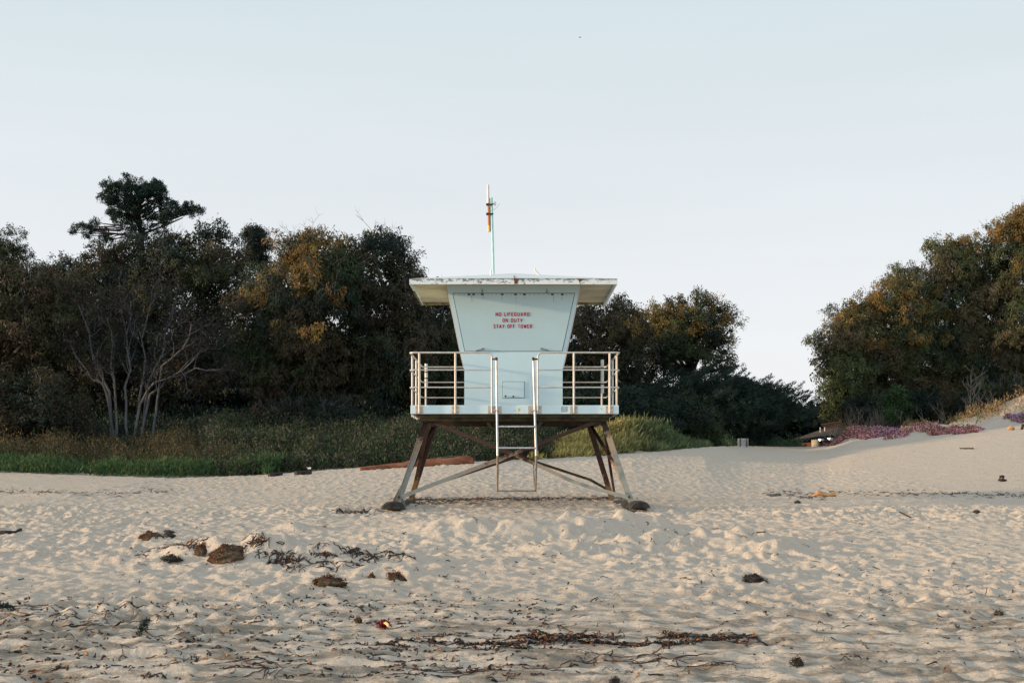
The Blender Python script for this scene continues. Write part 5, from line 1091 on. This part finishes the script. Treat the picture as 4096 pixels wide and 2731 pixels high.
M_hold.col(M_hold.mix(M_hold.map(_n2, .45, .62), M_hold.mix(M_hold.map(_n, .35, .65), (.11, .042, .02), (.025, .016, .012)), M_hold.mix(M_hold.map(_n, .35, .65), (.24, .19, .13), (.08, .06, .04)))).bump(_n, 1, .04)
def holdfast(x0, x1, y0, y1, label, seed=1, tilt=0, rot=0, dark=False, name='kelp_holdfast', fl=.55, fuzz=260, flat=.9):
    c = gp3((x0 + x1) / 2, y1 - (y1 - y0) * .12); s = c.y / F; w_ = (x1 - x0) * s / 2; h = (y1 - y0) * s * fl; c = Vector(((((x0 + x1) / 2) - CX) * s, c.y + w_ * .5, c.z))
    c.z = gz1(c.x, c.y)
    mb = MB().blob(c + Vector((0, 0, h * .35)), (w_, w_ * flat, h), seed, .42, 1.8, 30, 18, tilt=tilt, rot=rot)
    M_ = m_dk if dark else M_hold.m
    K = thing(name, tuple(c), label, 'kelp'); part('mat', mb, M_, K, sm=80)
    vs = np.array(mb.v); vs = np.array(c) + (vs - np.array(c)) * .985; up = vs[vs[:, 2] > c.z]; idx = rng.integers(0, len(up), fuzz * 3); p = up[idx] + rng.normal(size=(len(idx), 3)) * .012
    Lf = Leaves(); pal_ = [(np.array([.03, .022, .018]), 3), (np.array([.16, .06, .025]), 2 if not dark else .3), (np.array([.20, .15, .10]), 1.2 if not dark else .1)]
    Lf.add(p, (p - np.array(c)) / w_ * .25 + rng.normal(size=p.shape) * np.array([1, 1, .5]), rng.uniform(.012, .04, len(p)) * (.6 + w_), .010, palette(pal_, len(p)))
    link('fibres', Lf.mesh('fibres'), M_kelp, K); return K
m_dk = m_simple('dark_wet_kelp', (.035, .032, .028), (.014, .016, .015), .6, .4, 0, 18, .8)
holdfast(560, 646, 2112, 2156, 'small rounded brown kelp holdfast farthest left of the mound', 1, .1)
holdfast(651, 694, 2124, 2136, 'small dark sausage of kelp, upper of two beside the rounded holdfast', 2, 0, 0, True, 'kelp_lump', .6, 60, .35)
holdfast(653, 700, 2136, 2151, 'small dark sausage of kelp, lower of two beside the rounded holdfast', 3, .1, 0, True, 'kelp_lump', .6, 60, .35)
holdfast(822, 970, 2168, 2262, 'largest tilted kelp holdfast, sandy on top, on the left mound', 4, -.22, 0, False, 'kelp_holdfast', .42, 520, .75)
holdfast(776, 824, 2196, 2240, 'reddish knob of kelp against the left end of the largest holdfast', 5, .5, 0, False, 'kelp_holdfast', .6, 120)
holdfast(644, 720, 2224, 2252, 'black flattened clump of kelp in front of the left mound', 6, 0, 0, True, 'kelp_clump', .5, 260)
holdfast(1252, 1374, 2292, 2346, 'oval rusty brown kelp holdfast at the front of the left mound', 7, .08, 0, False, 'kelp_holdfast', .5, 420, .7)
holdfast(1548, 1622, 2284, 2326, 'thin wedge of kelp sliding down the right end of the mound', 8, .35, 0, False, 'kelp_clump', .4, 200, .5)
holdfast(1472, 1500, 2294, 2316, 'tiny brown kelp tuft left of the thin wedge', 9, .2, 0, False, 'kelp_clump', .5, 60)
holdfast(2980, 3072, 2290, 2332, 'isolated black tangle of kelp on the open sand right of centre', 10, .2, 0, True, 'kelp_clump', .45, 420, .6)
holdfast(3166, 3214, 2642, 2672, 'small black kelp clump low down at the right', 11, 0, 0, True, 'kelp_clump', .6, 160)
holdfast(1418, 1446, 2476, 2494, 'small dark red weed tuft left of the red weed with the pale stem', 12, 0, 0, False, 'red_weed', .6, 80)
holdfast(3894, 3924, 2044, 2056, 'small black lump on the sand near the right edge', 13, 0, 0, True, 'kelp_lump', .8, 50)
holdfast(3178, 3204, 2004, 2013, 'flat black triangular scrap just below the pale orange driftwood', 14, 0, 0, True, 'kelp_lump', .7, 20)
holdfast(2440, 2480, 2710, 2740, 'little kelp clump cut by the bottom edge', 15, 0, 0, True, 'kelp_clump', .6, 100)
holdfast(3980, 4016, 2446, 2462, 'brown and orange scrap of kelp near the right edge', 16, 0, 0, False, 'kelp_lump', .6, 50)
def sprig(x, y, lean, L, label, n=260):
    c = gp3(x, y); s = rng.random(n); p = np.array(c) + np.stack([lean * L * (1 - s) + rng.normal(size=n) * .018, rng.normal(size=n) * .02, L * s + .01], 1)
    if lean > 1: p = np.array(c) + np.stack([L * s, rng.normal(size=n) * .02, .02 + .05 * np.sin(3 * s)], 1) + rng.normal(size=(n, 3)) * .012
    Lf = Leaves(); Lf.add(p, rng.normal(size=(n, 3)) + np.array([-.4, 0, .8]), rng.uniform(.02, .05, n), .012, np.array([.012, .026, .022]) * rng.uniform(.7, 1.4, (n, 1))); link('cypress_sprig', Lf.mesh('cypress_sprig'), M_kelp, None, loc=tuple(c), label=label, cat='sprig')
sprig(590, 2544, -.5, .13, 'dark green sprig standing up in the sand at the lower left')
sprig(-10, 2455, 2, .17, 'dark green sprig lying at the lower left edge')
def redweed():
    c = gp3(1530, 2520); s = c.y / F
    K = thing('red_weed', tuple(c), 'dark red seaweed tuft with a pale yellow curved stem', 'seaweed')
    n = 300; p = np.array(c) + np.stack([rng.normal(size=n) * .027, rng.normal(size=n) * .025, np.abs(rng.normal(size=n)) * .022 + .01], 1)
    Lf = Leaves(); Lf.add(p, rng.normal(size=(n, 3)) + np.array([0, 0, .3]), rng.uniform(.02, .06, n), .014, np.array([.17, .018, .022]) * rng.uniform(.4, 1.4, (n, 1))); link('fronds', Lf.mesh('fronds'), M_kelp, K)
    q = [c + Vector((.01, -.03, .045)), c + Vector((.04, -.06, .05)), c + Vector((.062, -.10, .035)), c + Vector((.07, -.14, .02))]
    part('stem', MB().tube(q, [.008, .014, .014, .008], 8), m_simple('pale_yellow_stem', (.70, .50, .22), (.6, .38, .15), .5, .4, 0, 30, 0), K, sm=40)
redweed()
c = gp3(3342, 2131); part('pink_shell', MB().blob(c + Vector((0, 0, .012)), (.045, .03, .018), 2, .2, 2, 12, 8), m_simple('pink_shell', (.70, .28, .24), (.6, .35, .3), .4, .4, 0, 30, 0), None, loc=tuple(c), label='small pink shell on the open sand at the right', cat='shell', sm=50)
c = gp3(1297, 2108); part('pebble', MB().blob(c + Vector((0, 0, .015)), (.04, .03, .025), 6, .2, 2, 12, 8), m_simple('tan_pebble', (.42, .28, .18), (.35, .22, .14), .7, .3, 0, 30, 0), None, loc=tuple(c), label='tan pebble on the sand left of the dug heaps', cat='pebble', sm=50)
# ------------------------------------------------------------------ things in the shade under the trees
c = gp3(908, 1697); K = thing('beach_toy', tuple(c), 'small red and yellow toy left in the shade under the trees', 'toy')
part('red_half', MB().blob(c + Vector((-.04, 0, .26)), (.09, .08, .14), 1, .15, 1, 14, 10), m_simple('red_plastic', (.60, .04, .03), (.5, .03, .03), .4, .4, 0, 9, 0), K, sm=60)
part('yellow_half', MB().blob(c + Vector((.05, 0, .10)), (.09, .08, .11), 2, .15, 1, 14, 10), m_simple('yellow_plastic', (.65, .42, .05), (.6, .36, .04), .4, .4, 0, 9, 0), K, sm=60)
log('fallen_branch', [gp3(690, 1668), gp3(730, 1676), gp3(790, 1690), gp3(860, 1700)], [.05, .04, .03, .015], M_darklog, 'fallen grey branch on the shaded ground below the leggy tree', 21, .2, 'branch')
c = gp3(849, 1672); part('camp_post', MB().box(c.x - .04, c.x + .04, c.y - .04, c.y + .04, c.z - .1, c.z + .55).box(c.x - .28, c.x + .22, c.y - .042, c.y - .06, c.z + .34, c.z + .38).box(c.x - .22, c.x + .2, c.y - .042, c.y - .06, c.z + .10, c.z + .14), M_greylog, None, loc=tuple(c), label='small grey post with two cross boards in the deep shade', cat='post')
# a bird high over the beach
b = Vector(((2320 - CX) * 60 / F, 60, EYE + (HY - 151) * 60 / F))
K = thing('bird', tuple(b), 'tiny dark bird flying high in the sky right of centre', 'bird')
part('body', MB().tube([b + Vector((-.05, 0, 0)), b + Vector((-.03, 0, .006)), b + Vector((.02, 0, .004)), b + Vector((.045, 0, 0)), b + Vector((.055, 0, 0))], [.004, .012, .012, .008, .002], 8), M_dark, K, sm=60)
for s_ in (-1, 1): part('wing', MB().hexa([b + Vector((-.02, 0, .005)), b + Vector((.015, 0, .005)), b + Vector((.0, .05 * s_, .025)), b + Vector((-.03, .05 * s_, .02))], [b + Vector((-.02, 0, .009)), b + Vector((.015, 0, .009)), b + Vector((.0, .05 * s_, .028)), b + Vector((-.03, .05 * s_, .023))]), M_dark, K)
